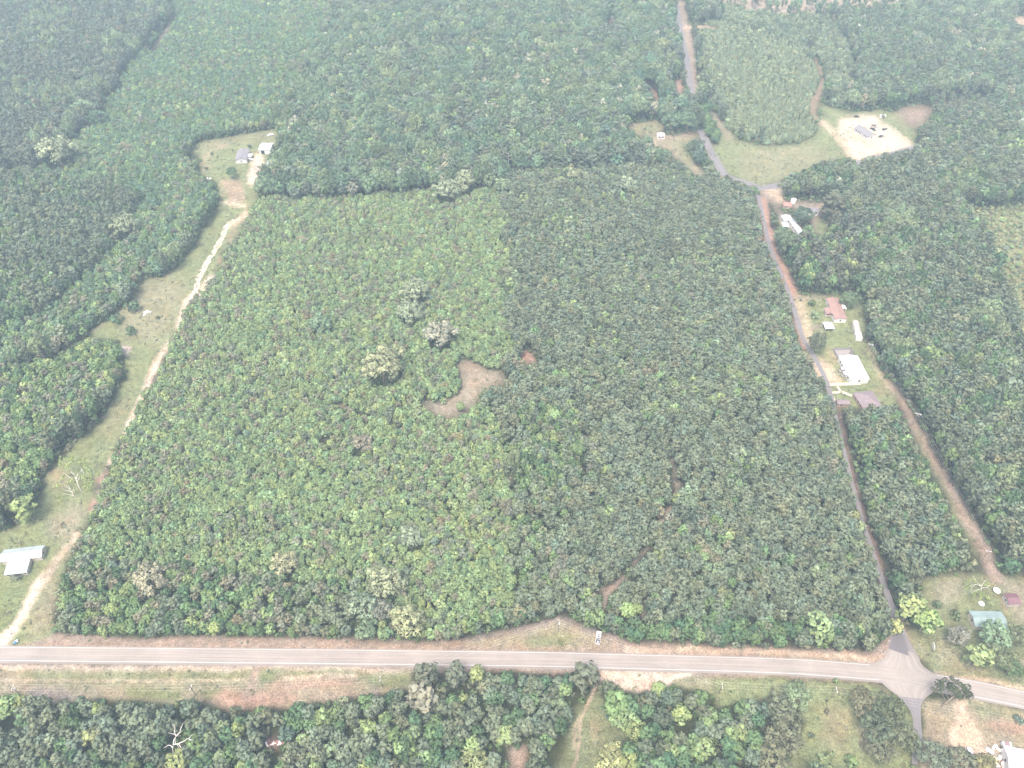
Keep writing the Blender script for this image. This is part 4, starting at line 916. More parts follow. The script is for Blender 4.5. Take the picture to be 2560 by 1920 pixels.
def mass(name, items, label, trunks=True):
    """many small far plants as one object: points that carry a plant model each"""
    kinds = sorted({it[4] for it in items}); models = []; base = {}
    for k in kinds:
        base[k] = len(models)
        for cm, tm in PROTO[k]:
            models.append((cm, tm))
    n = len(items)
    me = bpy.data.meshes.new(name); me.vertices.add(n)
    me.vertices.foreach_set('co', np.array([(a[0], a[1], 0) for a in items], np.float32).ravel())
    A = me.attributes.new('scl', 'FLOAT_VECTOR', 'POINT')
    A.data.foreach_set('vector', np.array([(a[3]/REF[a[4]][1], a[3]/REF[a[4]][1], a[2]/REF[a[4]][0]) for a in items], np.float32).ravel())
    A = me.attributes.new('rot', 'FLOAT_VECTOR', 'POINT')
    A.data.foreach_set('vector', np.array([(RNG.normal(0, .04), RNG.normal(0, .04), RNG.uniform(0, 6.28)) for a in items], np.float32).ravel())
    A = me.attributes.new('pick', 'INT', 'POINT')
    A.data.foreach_set('value', np.array([base[a[4]]+RNG.integers(len(PROTO[a[4]])) for a in items], np.int32))
    A = me.attributes.new('tint', 'FLOAT_COLOR', 'POINT')
    A.data.foreach_set('color', np.array([a[5] for a in items], np.float32).ravel())
    me.update()
    o = bpy.data.objects.new(name, me); COL.objects.link(o); o['kind'] = 'stuff'; o['label'] = label
    g = bpy.data.node_groups.new(name+'_nodes', 'GeometryNodeTree')
    g.interface.new_socket('Geometry', in_out='INPUT', socket_type='NodeSocketGeometry'); g.interface.new_socket('Geometry', in_out='OUTPUT', socket_type='NodeSocketGeometry')
    gi = g.nodes.new('NodeGroupInput'); go_ = g.nodes.new('NodeGroupOutput')
    iop = g.nodes.new('GeometryNodeInstanceOnPoints'); g2i = g.nodes.new('GeometryNodeGeometryToInstance')
    iop.inputs['Pick Instance'].default_value = True
    for k, (cm, tm) in reversed(list(enumerate(models))):
        mo = MODEL(cm, tm if trunks else None)
        oi = g.nodes.new('GeometryNodeObjectInfo'); oi.inputs['Object'].default_value = mo; oi.transform_space = 'ORIGINAL'
        g.links.new(oi.outputs['Geometry'], g2i.inputs[0])
    def attr(nm, typ):
        a = g.nodes.new('GeometryNodeInputNamedAttribute'); a.data_type = typ; a.inputs[0].default_value = nm; return a.outputs[0]
    g.links.new(gi.outputs[0], iop.inputs['Points']); g.links.new(g2i.outputs[0], iop.inputs['Instance'])
    g.links.new(attr('pick', 'INT'), iop.inputs['Instance Index']); g.links.new(attr('rot', 'FLOAT_VECTOR'), iop.inputs['Rotation']); g.links.new(attr('scl', 'FLOAT_VECTOR'), iop.inputs['Scale'])
    g.links.new(iop.outputs[0], go_.inputs[0])
    md = o.modifiers.new('plants', 'NODES'); md.node_group = g
    return o
MODELS = {}
def MODEL(cm, tm):
    key = (cm.name, tm.name if tm else '')
    if key in MODELS: return MODELS[key]
    if tm is None: o = bpy.data.objects.new('plant_model', cm)
    else:
        v, f, cl, nrm = LEAFDATA[cm.name]; n0 = len(v)
        me = bpy.data.meshes.new('plant_model')
        me.from_pydata([tuple(q) for q in v]+[tuple(q.co) for q in tm.vertices], [], [tuple(q) for q in f]+[tuple(i+n0 for i in q.vertices) for q in tm.polygons]); me.update()
        me.materials.append(LEAF); me.materials.append(BARK)
        me.polygons.foreach_set('material_index', [0]*len(f)+[1]*len(tm.polygons))
        finish_leaves(me, cl, nrm)
        o = bpy.data.objects.new('plant_model', me)
    MODELS[key] = o
    return o
mass('pine_forest', rest['pine'], 'mass of dull dark pines filling the right block and the far woods')
mass('hardwood_forest', rest['leaf'], 'mass of green leafy trees filling the young wood and the far woods')
mass('undergrowth', ug, 'low bushy undergrowth beneath and between the trees', trunks=False)


# tufts of weeds on the open ground
tu = []
X_ = RNG.uniform(-420, 520, 60000); Y_ = RNG.uniform(60, 620, 60000); u, v = PR(X_, Y_, 0)
gcol = sample(color, u, v); gr = (gcol[:, 1] > gcol[:, 0]*.90) & (gcol[:, 1] > .08)
cl_ = vnoise(X_, Y_, 9, 77)*.6+vnoise(X_, Y_, 3, 78)*.4
ok = (u > -100) & (u < 2660) & (v > 300) & (v < 2020) & sample(op_soft, u, v) & (cl_ > np.where(gr, .56, .70))
for pl in ('-480,1605 640,1613 1280,1620 1920,1635 2172,1652 2225,1560 2262,1560 2290,1625 2450,1695 2560,1720 2800,1780 2800,1840 2560,1782 2434,1756 2345,1734 2312,1757 2308,1900 2270,1900 2275,1796 2196,1714 1920,1693 1280,1678 640,1670 -480,1662',):
    ok &= ~sample(pip(X(pl)), u, v)
for k in np.nonzero(ok)[0]:
    tu.append((X_[k], Y_[k], RNG.uniform(.25, .9), RNG.uniform(.35, 1.0), 'shrub', vary([(.105, .115, .06), (.09, .11, .05), (.125, .115, .07), (.11, .115, .06)][RNG.integers(4)], RNG, .15)))
print('tufts', len(tu))
mass('weeds', tu, 'low tufts of weeds on the open grass and verges', trunks=False)

# ------------------------------------------------------------------ buildings
def metal(name, col, rough=.45):
    return M(name, col, rough, .45, .35, .15)
WHITEROOF = metal('white_metal_roof', (.53, .53, .55)); PALEROOF = metal('pale_blue_metal_roof', (.29, .335, .335)); TEAL = metal('teal_metal_roof', (.19, .25, .24))
GREYSHING = M('grey_shingle', (.18, .17, .18), .9, .15, 1.2, .15); MAUVE = M('mauve_shingle', (.185, .15, .155), .9, .15, 1.0, .15)
BROWNSH = M('red_brown_shingle', (.235, .15, .13), .9, .15, 1.0, .18); REDROOF = M('red_roof', (.42, .16, .13), .7, .2, 1.0, .18); BURG = M('burgundy_metal_roof', (.135, .07, .08), .55, .3, 1.0, .2)
SIDING = M('white_siding', (.58, .57, .55), .7, .25, .8, .06); CREAM = M('cream_wall', (.46, .41, .35), .8, .2, .8, .08); BRICKW = M('pinkish_brick_wall', (.36, .25, .21), .9, .1, 2, .15)
GLASS = M('dark_window_glass', (.018, .02, .026), .35, .2, 2, .1); TRIM = M('white_trim', (.75, .74, .72), .6, .3, 2, .05); DOORM = M('door_paint', (.35, .30, .28), .6, .3, 2, .1)
CONC = M('concrete', (.22, .20, .19), .9, .15, 1.5, .12); STEEL = M('galvanised_steel', (.42, .42, .44), .5, .4, 2, .1); WOOD = M('weathered_wood', (.30, .25, .21), .9, .1, 2, .2)
PVCW = M('white_plastic', (.78, .77, .74), .5, .35, 3, .05)
def frame_from(px, z):
    """corner pixels a,b,c,d (a->b long side) at height z -> centre, angle, length, width"""
    a, b, c, d = [G(*q, z) for q in px]
    u = ((b-a)+(c-d)).normalized(); n = Vector((-u.y, u.x, 0))
    L = (((b-a)+(c-d)).length)/2; Wd = (abs((d-a).dot(n))+abs((c-b).dot(n)))/2
    ce = (a+b+c+d)/4
    return Vector((ce.x, ce.y, 0)), math.atan2(u.y, u.x), L, Wd
def gable(name, label, cat, px, zE, rise, wall, roof, oh=.45, wins=(3, 3), door=True, gable_win=True, hip=0.0, group=None, vents=0):
    ce, ang, L, Wd = frame_from(px, zE)
    e = thing(name, label, cat, ce, ang, group)
    l = L/2-oh; w = Wd/2-oh; zt = zE+rise*(w/(Wd/2)) if False else zE
    wall_z = zE - .02
    b = MB()
    r_ = rise*w/(Wd/2) + rise*oh/(Wd/2) - .12
    if hip: b.box(-l, l, -w, w, 0, wall_z)
    else: b.prism([(-w, 0), (w, 0), (w, wall_z+rise*oh/(Wd/2)-.12), (0, wall_z+rise-.14), (-w, wall_z+rise*oh/(Wd/2)-.12)], -l, l, 'x')
    b.build('wall', wall, e)
    t = .14; b = MB(); LL = L/2; WW = Wd/2
    if hip:
        hx = LL-hip*WW
        v = [(-LL, -WW, zE), (LL, -WW, zE), (LL, WW, zE), (-LL, WW, zE), (-hx, 0, zE+rise), (hx, 0, zE+rise), (-LL, -WW, zE-t), (LL, -WW, zE-t), (LL, WW, zE-t), (-LL, WW, zE-t)]
        b.add(v, [(0, 1, 5, 4), (2, 3, 4, 5), (1, 2, 5), (3, 0, 4), (0, 6, 7, 1), (1, 7, 8, 2), (2, 8, 9, 3), (3, 9, 6, 0), (6, 9, 8, 7)])
    else:
        hx = LL
        b.prism([(-WW, zE), (0, zE+rise), (WW, zE), (WW, zE-t), (0, zE+rise-t), (-WW, zE-t)], -LL, LL, 'x')
    ro = b.build('roof', roof, e)
    b = MB(); b.prism([(-.18, zE+rise-.03), (0, zE+rise+.06), (.18, zE+rise-.03)], -hx, hx, 'x'); rc = b.build('ridge_cap', roof, ro)
    for k in range(vents):
        b = MB(); b.disc((LL*(-.4+.5*k), WW*.45), .18, zE+rise*.4, zE+rise*.75+.3, 10); b.build('roof_vent', STEEL, ro)
    def win(x0, x1, y, z0, z1, s, axis='y'):
        b = MB(); f = MB()
        if axis == 'y':
            y0, y1 = (y, y+s*.05) if s > 0 else (y+s*.05, y)
            b.box(x0, x1, y0, y1, z0, z1); f.box(x0-.08, x1+.08, *( (y1, y1+.02) if s < 0 and False else (y-.01, y+s*.03) if s > 0 else (y+s*.03, y+.01)), z0-.08, z1+.08)
        else:
            b.box(*((y, y+.05) if s > 0 else (y-.05, y)), x0, x1, z0, z1); f.box(*((y-.01, y+.03) if s > 0 else (y-.03, y+.01)), x0-.08, x1+.08, z0-.08, z1+.08)
        fo = f.build('window', TRIM, e); b.build('pane', GLASS, fo)
    h0 = wall_z*.38; h1 = min(wall_z*.8, wall_z-.25)
    for s, n_ in ((-1, wins[0]), (1, wins[1])):
        for k in range(n_):
            x = -l+2*l*(k+1)/(n_+1)
            if door and s == -1 and k == n_//2:
                b = MB(); b.box(x-.5, x+.5, -w-.06, -w+.01, .1, min(2.15, wall_z-.1)); d = b.build('door', DOORM, e)
                b = MB(); b.box(x+.36, x+.43, -w-.11, -w-.06, 1.0, 1.1); b.build('handle', STEEL, d); continue
            win(x-.6, x+.6, s*w, h0, h1, s)
    if gable_win:
        for s in (-1, 1): win(-.5, .5, s*l, h0, h1, s, 'x')
    return e, L, Wd
def open_roof(name, label, cat, px, zE, rise, roof, group=None, gablew=True):
    """carport: posts, roof, open sides"""
    ce, ang, L, Wd = frame_from(px, zE)
    e = thing(name, label, cat, ce, ang, group)
    LL, WW = L/2, Wd/2; t = .12
    b = MB(); b.prism([(-WW, zE), (0, zE+rise), (WW, zE), (WW, zE-t), (0, zE+rise-t), (-WW, zE-t)], -LL, LL, 'x'); ro = b.build('roof', roof, e)
    b = MB(); b.prism([(-.15, zE+rise-.02), (0, zE+rise+.05), (.15, zE+rise-.02)], -LL, LL, 'x'); b.build('ridge_cap', roof, ro)
    for sx_ in (-1, 1):
        for sy_ in (-1, 1):
            b = MB(); b.box(sx_*(LL-.3)-.06, sx_*(LL-.3)+.06, sy_*(WW-.25)-.06, sy_*(WW-.25)+.06, 0, zE-t+.02); b.build('post', TRIM, e)
    return e, L, Wd
def lean_roof(e, x0, x1, y0, y1, z0, z1, roof, wall, name='porch_roof'):
    """low-slope roof from (y0,z0) to (y1,z1) in a building's own axes, with posts at y1"""
    b = MB(); b.prism([(y0, z0), (y1, z1), (y1, z1-.12), (y0, z0-.12)], x0, x1, 'x'); p_ = b.build(name, roof, e)
    for x in (x0+.2, x1-.2):
        b = MB(); yy = y1-.15*(1 if y1 > y0 else -1); b.box(x-.06, x+.06, yy-.06, yy+.06, 0, z1-.1); b.build('porch_post', TRIM, e)
    return p_
# metal-roofed T-shaped house, left
e, L, Wd = gable('farm_house', 'T-shaped house under a pale blue metal roof at the left edge', 'house', X('1,1404 105,1394.5 112,1361 8,1376'), 3.0, 1.5, CREAM, PALEROOF, wins=(2, 3), door=False)
b = MB(); wx0, wx1 = -L*.30, L*.24
b.box(wx0+.4, wx1-.4, -Wd/2-6.6, -Wd/2+.5, 0, 2.45); b.build('wing_wall', CREAM, e)
b = MB(); b.prism([(-Wd*.22, 4.02), (-Wd/2-.3, 3.25), (-Wd/2-.3, 3.13), (-Wd*.22, 3.9)], wx0, wx1, 'x'); b.prism([(-Wd/2-.3, 3.22), (-Wd/2-7.2, 2.62), (-Wd/2-7.2, 2.5), (-Wd/2-.3, 3.1)], wx0, wx1, 'x'); wr = b.build('wing_roof', PALEROOF, e)
b = MB(); b.tube([(-.6, -Wd/2-2.2, 2.9), (-.6, -Wd/2-2.2, 3.7)], [.22, .22], 8); b.disc((-.6, -Wd/2-2.2), .34, 3.7, 3.85, 10); b.build('chimney', STEEL, wr)
for x in (wx0+1.2, wx1-1.4):
    b = MB(); b.box(x-.5, x+.5, -Wd/2-6.66, -Wd/2-6.58, .9, 2.0); b.build('window', GLASS, e)
b = MB(); b.box(-.7, .3, -Wd/2-6.67, -Wd/2-6.58, .05, 2.1); b.build('door', DOORM, e)
# long white hall
e, L, Wd = gable('assembly_hall', 'long white building with a bright white metal roof beside the sandy yard', 'building', X('2126.4,949.5 2096.5,890.7 2143.8,888.2 2174.6,948.6'), 3.6, .75, SIDING, WHITEROOF, oh=.25, wins=(0, 5))
for x in (-3.2, .8):
    b = MB(); b.box(x-1.1, x+1.1, Wd/2-.22, Wd/2+2.0, .0, .7); b.build('entrance_ramp', CONC, e)
    b = MB(); b.box(x-1.0, x+1.0, Wd/2-.2, Wd/2+1.3, 2.5, 2.62); b.build('awning', TRIM, e)
# brown-roofed mobile home
e, L, Wd = gable('mobile_home', 'long mobile home with a red brown roof and white gable end', 'house', X('2085.9,799.5 2066.6,746 2095.5,745.5 2119.7,797.5'), 3.0, 1.0, SIDING, BROWNSH, oh=.3, wins=(3, 3), door=False)
lean_roof(e, -L*.22, L*.06, Wd/2-.3, Wd/2+3.6, 3.0, 2.5, BROWNSH, None); b = MB(); b.box(-L*.22, L*.06, Wd/2-.3, Wd/2+3.4, .3, .5); b.build('porch_deck', WOOD, e)
lean_roof(e, L*.02, L*.2, -Wd/2+.3, -Wd/2-2.4, 3.0, 2.6, TRIM, None, 'awning'); 
open_roof('carport', 'white flat carport with a grey drive beside the brown roofed mobile home', 'carport', X('2057.5,805 2080.5,804.9 2086.3,822 2062,822'), 2.6, .35, WHITEROOF)
# rounded shed and small barn
def barrel(name, label, cat, px, zE, wall, roof):
    ce, ang, L, Wd = frame_from(px, zE); e = thing(name, label, cat, ce, ang); w = Wd/2; n = 10
    arc = [(w*math.cos(math.pi*k/n), zE+.75*w*math.sin(math.pi*k/n)) for k in range(n+1)]
    inner = [(p*.95, zE+(q-zE)*.93) for p, q in arc]
    b = MB(); b.prism([(-w*.93, 0), (w*.93, 0)]+[(p*.93, zE-.05+(q-zE)*.9) for p, q in arc], -L/2+.15, L/2-.15, 'x'); b.build('wall', wall, e)
    b = MB(); b.prism(arc+inner[::-1], -L/2, L/2, 'x'); b.build('roof', roof, e)
    b = MB(); b.box(-L/2+.08, -L/2+.16, -.8, .8, .05, 2.0); d = b.build('door', DOORM, e)
    b = MB(); b.box(-L/2+.03, -L/2+.08, .55, .65, .95, 1.1); b.build('handle', STEEL, d)
barrel('storage_shed', 'rounded tan and white shed behind the small white barn on the lawn', 'shed', X('2137,832 2131,806 2146,804 2152,829'), 2.2, CREAM, M('tan_roof', (.36, .32, .30), .6, .3, 1, .1))
gable('small_barn', 'small bright white barn standing on the lawn below the rounded shed', 'shed', X('2141.5,846 2137.5,828.5 2153,828.5 2157,846'), 2.4, 1.0, SIDING, WHITEROOF, oh=.15, wins=(1, 1), door=False, gable_win=False)
# mauve hip-roofed house
e, L, Wd = gable('ranch_house', 'large low house with a mauve grey hip roof at the end of the concrete walks', 'house', X('2152,1019 2136,981 2177,977 2212,1018'), 3.0, 2.6, BRICKW, MAUVE, oh=.6, wins=(3, 3), door=False, hip=.9, vents=1)
gable('garage', 'small grey roofed garage at the foot of the concrete walk', 'garage', X('2092,1011 2122,1011 2124,999 2090,998'), 2.6, 1.2, BRICKW, MAUVE, wins=(2, 1), door=True)
# white roofs, red roof, grey shed by the road bend
e, L, Wd = gable('white_trailer_house', 'white roofed trailer house with a side wing among trees near the road bend', 'house', X('1961,555 1954,540 1973,537 1983,548'), 2.9, .9, SIDING, WHITEROOF, oh=.2, wins=(1, 2), door=False)
gable('long_trailer', 'long narrow white trailer partly hidden by trees near the road bend', 'house', X('1996,582 1970,549 1986,547 2008,580'), 2.9, .7, SIDING, WHITEROOF, oh=.2, wins=(3, 3))
open_roof('white_canopy', 'square white canopy roof in front of the white trailer house', 'carport', X('1959,568 1953,556 1970,555 1973,568'), 2.6, .4, WHITEROOF)
gable('red_shed', 'low shed with a red roof behind the trees at the road bend', 'shed', X('1959.4,514 1980,516 1978.4,507 1958,504.5'), 2.6, .7, BRICKW, REDROOF, oh=.2, wins=(2, 2))
gable('grey_roofed_cabin', 'white cabin with a grey roof at the right end of the road bend yard', 'house', X('2025,530 2048,529 2043,519 2019,518'), 3.4, .9, SIDING, GREYSHING, oh=.3, wins=(3, 3))
# home site
e, L, Wd = gable('bungalow', 'grey roofed white bungalow on the upper left home site', 'house', X('616.8,401 623.4,376.6 594.8,371.8 587.3,399.5'), 3.0, 1.7, SIDING, GREYSHING, oh=.4, wins=(3, 3))
open_roof('carport', 'small white carport attached beside the grey roofed bungalow', 'carport', X('617.4,392 629.5,392 630.7,384 618,384'), 2.6, .3, WHITEROOF)
e, L, Wd = gable('pole_barn', 'white roofed open pole barn at the end of the home site drive', 'barn', X('645,375.5 668,374 692,358.5 655,356'), 3.8, 1.0, SIDING, WHITEROOF, oh=.3, wins=(0, 0), door=False, gable_win=False)
b = MB(); b.box(-3.2, -.4, -Wd/2+.2, -Wd/2+.28, .1, 3.0); b.build('door', GLASS, e)
# building plot
e, L, Wd = gable('new_house', 'new white house with a grey roof on the pale sandy building plot', 'house', X('2136,320.5 2172.5,343.5 2190,337 2153,314'), 3.2, 2.2, SIDING, GREYSHING, oh=.4, wins=(6, 3))
# others
gable('camper_trailer', 'white trailer home on the mown lot in the upper right', 'trailer', X('1643.5,340 1662,340 1661.3,331.5 1643,331.5'), 2.9, .45, SIDING, WHITEROOF, oh=.12, wins=(3, 2))
gable('far_house', 'tiny white house at the end of a grey drive near the top edge', 'house', X('1528,43 1538,43.5 1538.6,39 1528,38.5'), 3.2, .9, BRICKW, WHITEROOF, oh=.2, wins=(2, 2))
gable('far_cabin', 'tiny white cabin at the top of the straight red track, far left', 'cabin', X('445,23.5 452,23.5 452,18 445,18'), 3.5, .7, WOOD, WHITEROOF, oh=.2, wins=(1, 1))
gable('teal_house', 'house under a faded teal metal roof partly covered by oaks, lower right', 'house', X('2432.6,1572 2517,1566 2507,1533 2427.5,1522.5'), 3.2, 1.2, CREAM, TEAL, oh=.5, wins=(3, 3))
gable('burgundy_shed', 'weathered shed with a burgundy metal roof near the right edge', 'shed', X('2518.6,1511 2552.4,1511 2542.3,1482 2511.9,1484'), 2.8, .9, M('grey_boards', (.42, .38, .36), .9, .1, 2, .2), BURG, oh=.3, wins=(1, 1))
gable('white_warehouse', 'large white metal roofed building in the bottom right corner', 'building', X('2518,1930 2640,1955 2632,1888 2514,1864'), 3.6, 1.5, SIDING, WHITEROOF, oh=.3, wins=(4, 4), group=None)

# ------------------------------------------------------------------ concrete walks and the fenced patio
def walk(pts, w=1.3):
    return centre_sheet('concrete_path', pts, w, .05, M('pale_concrete', (.42, .36, .28), .9, .15, 1.5, .08))
T5 = lambda s: [(1920+float(a.split(',')[0])/5.184, 720+float(a.split(',')[1])/5.184) for a in s.split()]
walk(T5('760,1252 900,1248 1060,1243 1200,1240'), 2.0); walk(T5('765,1262 800,1345 862,1458'), 1.5); walk(T5('890,1255 915,1300 940,1335'), 1.5)
walk(T5('815,1357 900,1352 955,1345'), 1.5); walk(T5('955,1345 1020,1370 1090,1398'), 1.7)
b = MB(); c = [G(*q, 0) for q in T5('838,805 1070,798 1110,868 900,915')]
b.add([(q.x, q.y, .05) for q in c], [(0, 1, 2, 3)]); o = b.build('patio_floor', CONC); o['kind'] = 'structure'
def fence(name, label, pts, h, nrails, mat, spacing=2.4, solid=False, cat='fence'):
    P = [G(*q, 0) for q in pts]; e = thing(name, label, cat, P[0])
    for a, c in zip(P[:-1], P[1:]):
        L = (c-a).length; n = max(1, int(L/spacing)); d = (c-a).normalized()
        for k in range(n+1):
            q = a+d*(L*k/n)-P[0]; b = MB(); b.tube([(q.x, q.y, 0), (q.x, q.y, h+.1)], .05, 5); b.build('fence_post', mat, e)
        b = MB(); nn = Vector((-d.y, d.x, 0))*.03
        zs = [(.1, h)] if solid else [(h*(k+.8)/nrails-.04, h*(k+.8)/nrails+.04) for k in range(nrails)]
        for z0, z1 in zs:
            q0 = a-P[0]-d*.04; q1 = c-P[0]+d*.04
            v = [q0+nn, q1+nn, q1-nn, q0-nn]
            b.add([(q.x, q.y, z) for z in (z0, z1) for q in v], [(0, 1, 2, 3), (7, 6, 5, 4), (0, 4, 5, 1), (1, 5, 6, 2), (2, 6, 7, 3), (3, 7, 4, 0)])
        b.build('rail_panel', mat, e)
    return e
fence('patio_fence', 'grey fence round the patio behind the long white hall', T5('900,915 838,805 1070,798 1110,868'), 1.5, 3, M('grey_fence_wood', (.24, .22, .24), .9, .1, 2, .15), solid=True)

# ------------------------------------------------------------------ utility poles and wires
POLEW = M('pole_wood', (.19, .155, .13), .95, .1, 1.5, .25); INSUL = M('pale_insulator', (.62, .60, .57), .5, .4, 3, .05); WIREM = M('aluminium_wire', (.50, .48, .46), .5, .4, 3, .05)
POLES = {}
def pole(key, px, py, h, ang, label, transformer=False, arm=2.6, lamp=False):
    p = G(px, py, 0); e = thing('utility_pole', label, 'utility pole', p, ang, 'wooden utility poles')
    b = MB(); b.tube([(0, 0, 0), (0, 0, h)], [.19, .13], 8); b.build('pole', POLEW, e)
    b = MB(); b.box(-.08, .08, -arm/2, arm/2, h-.75, h-.58); a = b.build('crossarm', INSUL, e)
    for y in (-arm*.46, 0, arm*.46):
        b = MB(); b.tube([(0, y, h-.58), (0, y, h-.3)], [.07, .05], 6); b.build('insulator', INSUL, a)
    if transformer:
        b = MB(); b.tube([(.35, 0, h-2.3), (.35, 0, h-1.2)], [.28, .28], 10); b.build('transformer', M('transformer_grey', (.55, .55, .55), .5, .4, 2, .05), e)
    if lamp:
        b = MB(); b.tube([(0, 0, h-1.4), (0, -1.4, h-.9)], [.05, .05], 6); ar = b.build('lamp_arm', STEEL, e)
        b = MB(); b.disc((0, -1.6), .32, h-1.05, h-.85, 10); b.build('lamp_shade', PVCW, ar)
    POLES[key] = (p, h, ang, arm)
R = math.radians
pole('a', 52, 1738, 8.2, R(4), 'wooden utility pole at the left end of the bottom verge', True)
pole('b', 490, 1738, 8.2, R(-2), 'wooden utility pole beside the bright weeds on the bottom verge')
pole('c', 956, 1716, 8.2, R(8), 'wooden utility pole at the right end of the red clay verge')
pole('d', 1395, 1580, 9.5, R(0), 'wooden utility pole in the grass triangle left of the pickup', True)
pole('e', 1797, 1734, 8.5, R(-8), 'wooden utility pole right of the gravel lay-by')
pole('f', 2078, 1745, 8.5, R(-6), 'wooden utility pole in the middle of the mown lawn')
pole('g', 2450, 1405, 10, R(75), 'wooden utility pole on the lane behind the pine strip', True)
pole('h', 2277, 1066, 11, R(72), 'wooden utility pole with a lamp at the top of the pine strip', False, 2.6, True)
pole('i', 2164, 886, 9, R(72), 'wooden utility pole beside the long white hall', True, 2.4, True)
pole('j', 2163, 858, 8, R(72), 'utility pole with a lamp beside the small white barn', False, 1.6, True)
pole('k', 2172, 792, 8, R(72), 'lamp pole at the wood edge right of the brown roof', False, 1.2, True)
def wires(k1, k2, label):
    (p1, h1, a1, w1), (p2, h2, a2, w2) = POLES[k1], POLES[k2]
    e = thing('power_line', label, 'power line', p1)
    for s in (-.46, 0, .46):
        A = p1+Vector((-math.sin(a1)*w1*s, math.cos(a1)*w1*s, h1-.28)); B = p2+Vector((-math.sin(a2)*w2*s, math.cos(a2)*w2*s, h2-.28))
        pts = []
        for i in range(13):
            t = i/12; q = A.lerp(B, t); q.z -= 4*t*(1-t)*min(1.6, (B-A).length*.012); pts.append(q-p1)
        b = MB(); b.tube(pts, .018, 4); b.build('wire', WIREM, e)
POLES['z'] = (G(-260, 1750, 0), 8.2, R(4), 2.6); POLES['y'] = (G(2720, 1850, 0), 8.5, R(-20), 2.6)
for a_, b_, l_ in (('z', 'a', 'overhead wires leaving the left end of the bottom verge'), ('a', 'b', 'overhead wires along the left of the bottom verge'), ('b', 'c', 'overhead wires above the red clay verge'), ('c', 'd', 'overhead wires crossing the highway to the grass triangle'),
                   ('d', 'e', 'overhead wires crossing the highway above the pickup and lay-by'), ('e', 'f', 'overhead wires above the grass right of the lay-by'), ('f', 'y', 'overhead wires from the lawn across the road stub'), ('g', 'h', 'overhead wires along the lane behind the pine strip'), ('h', 'i', 'overhead wires between the pine strip and the white hall')):
    wires(a_, b_, l_)

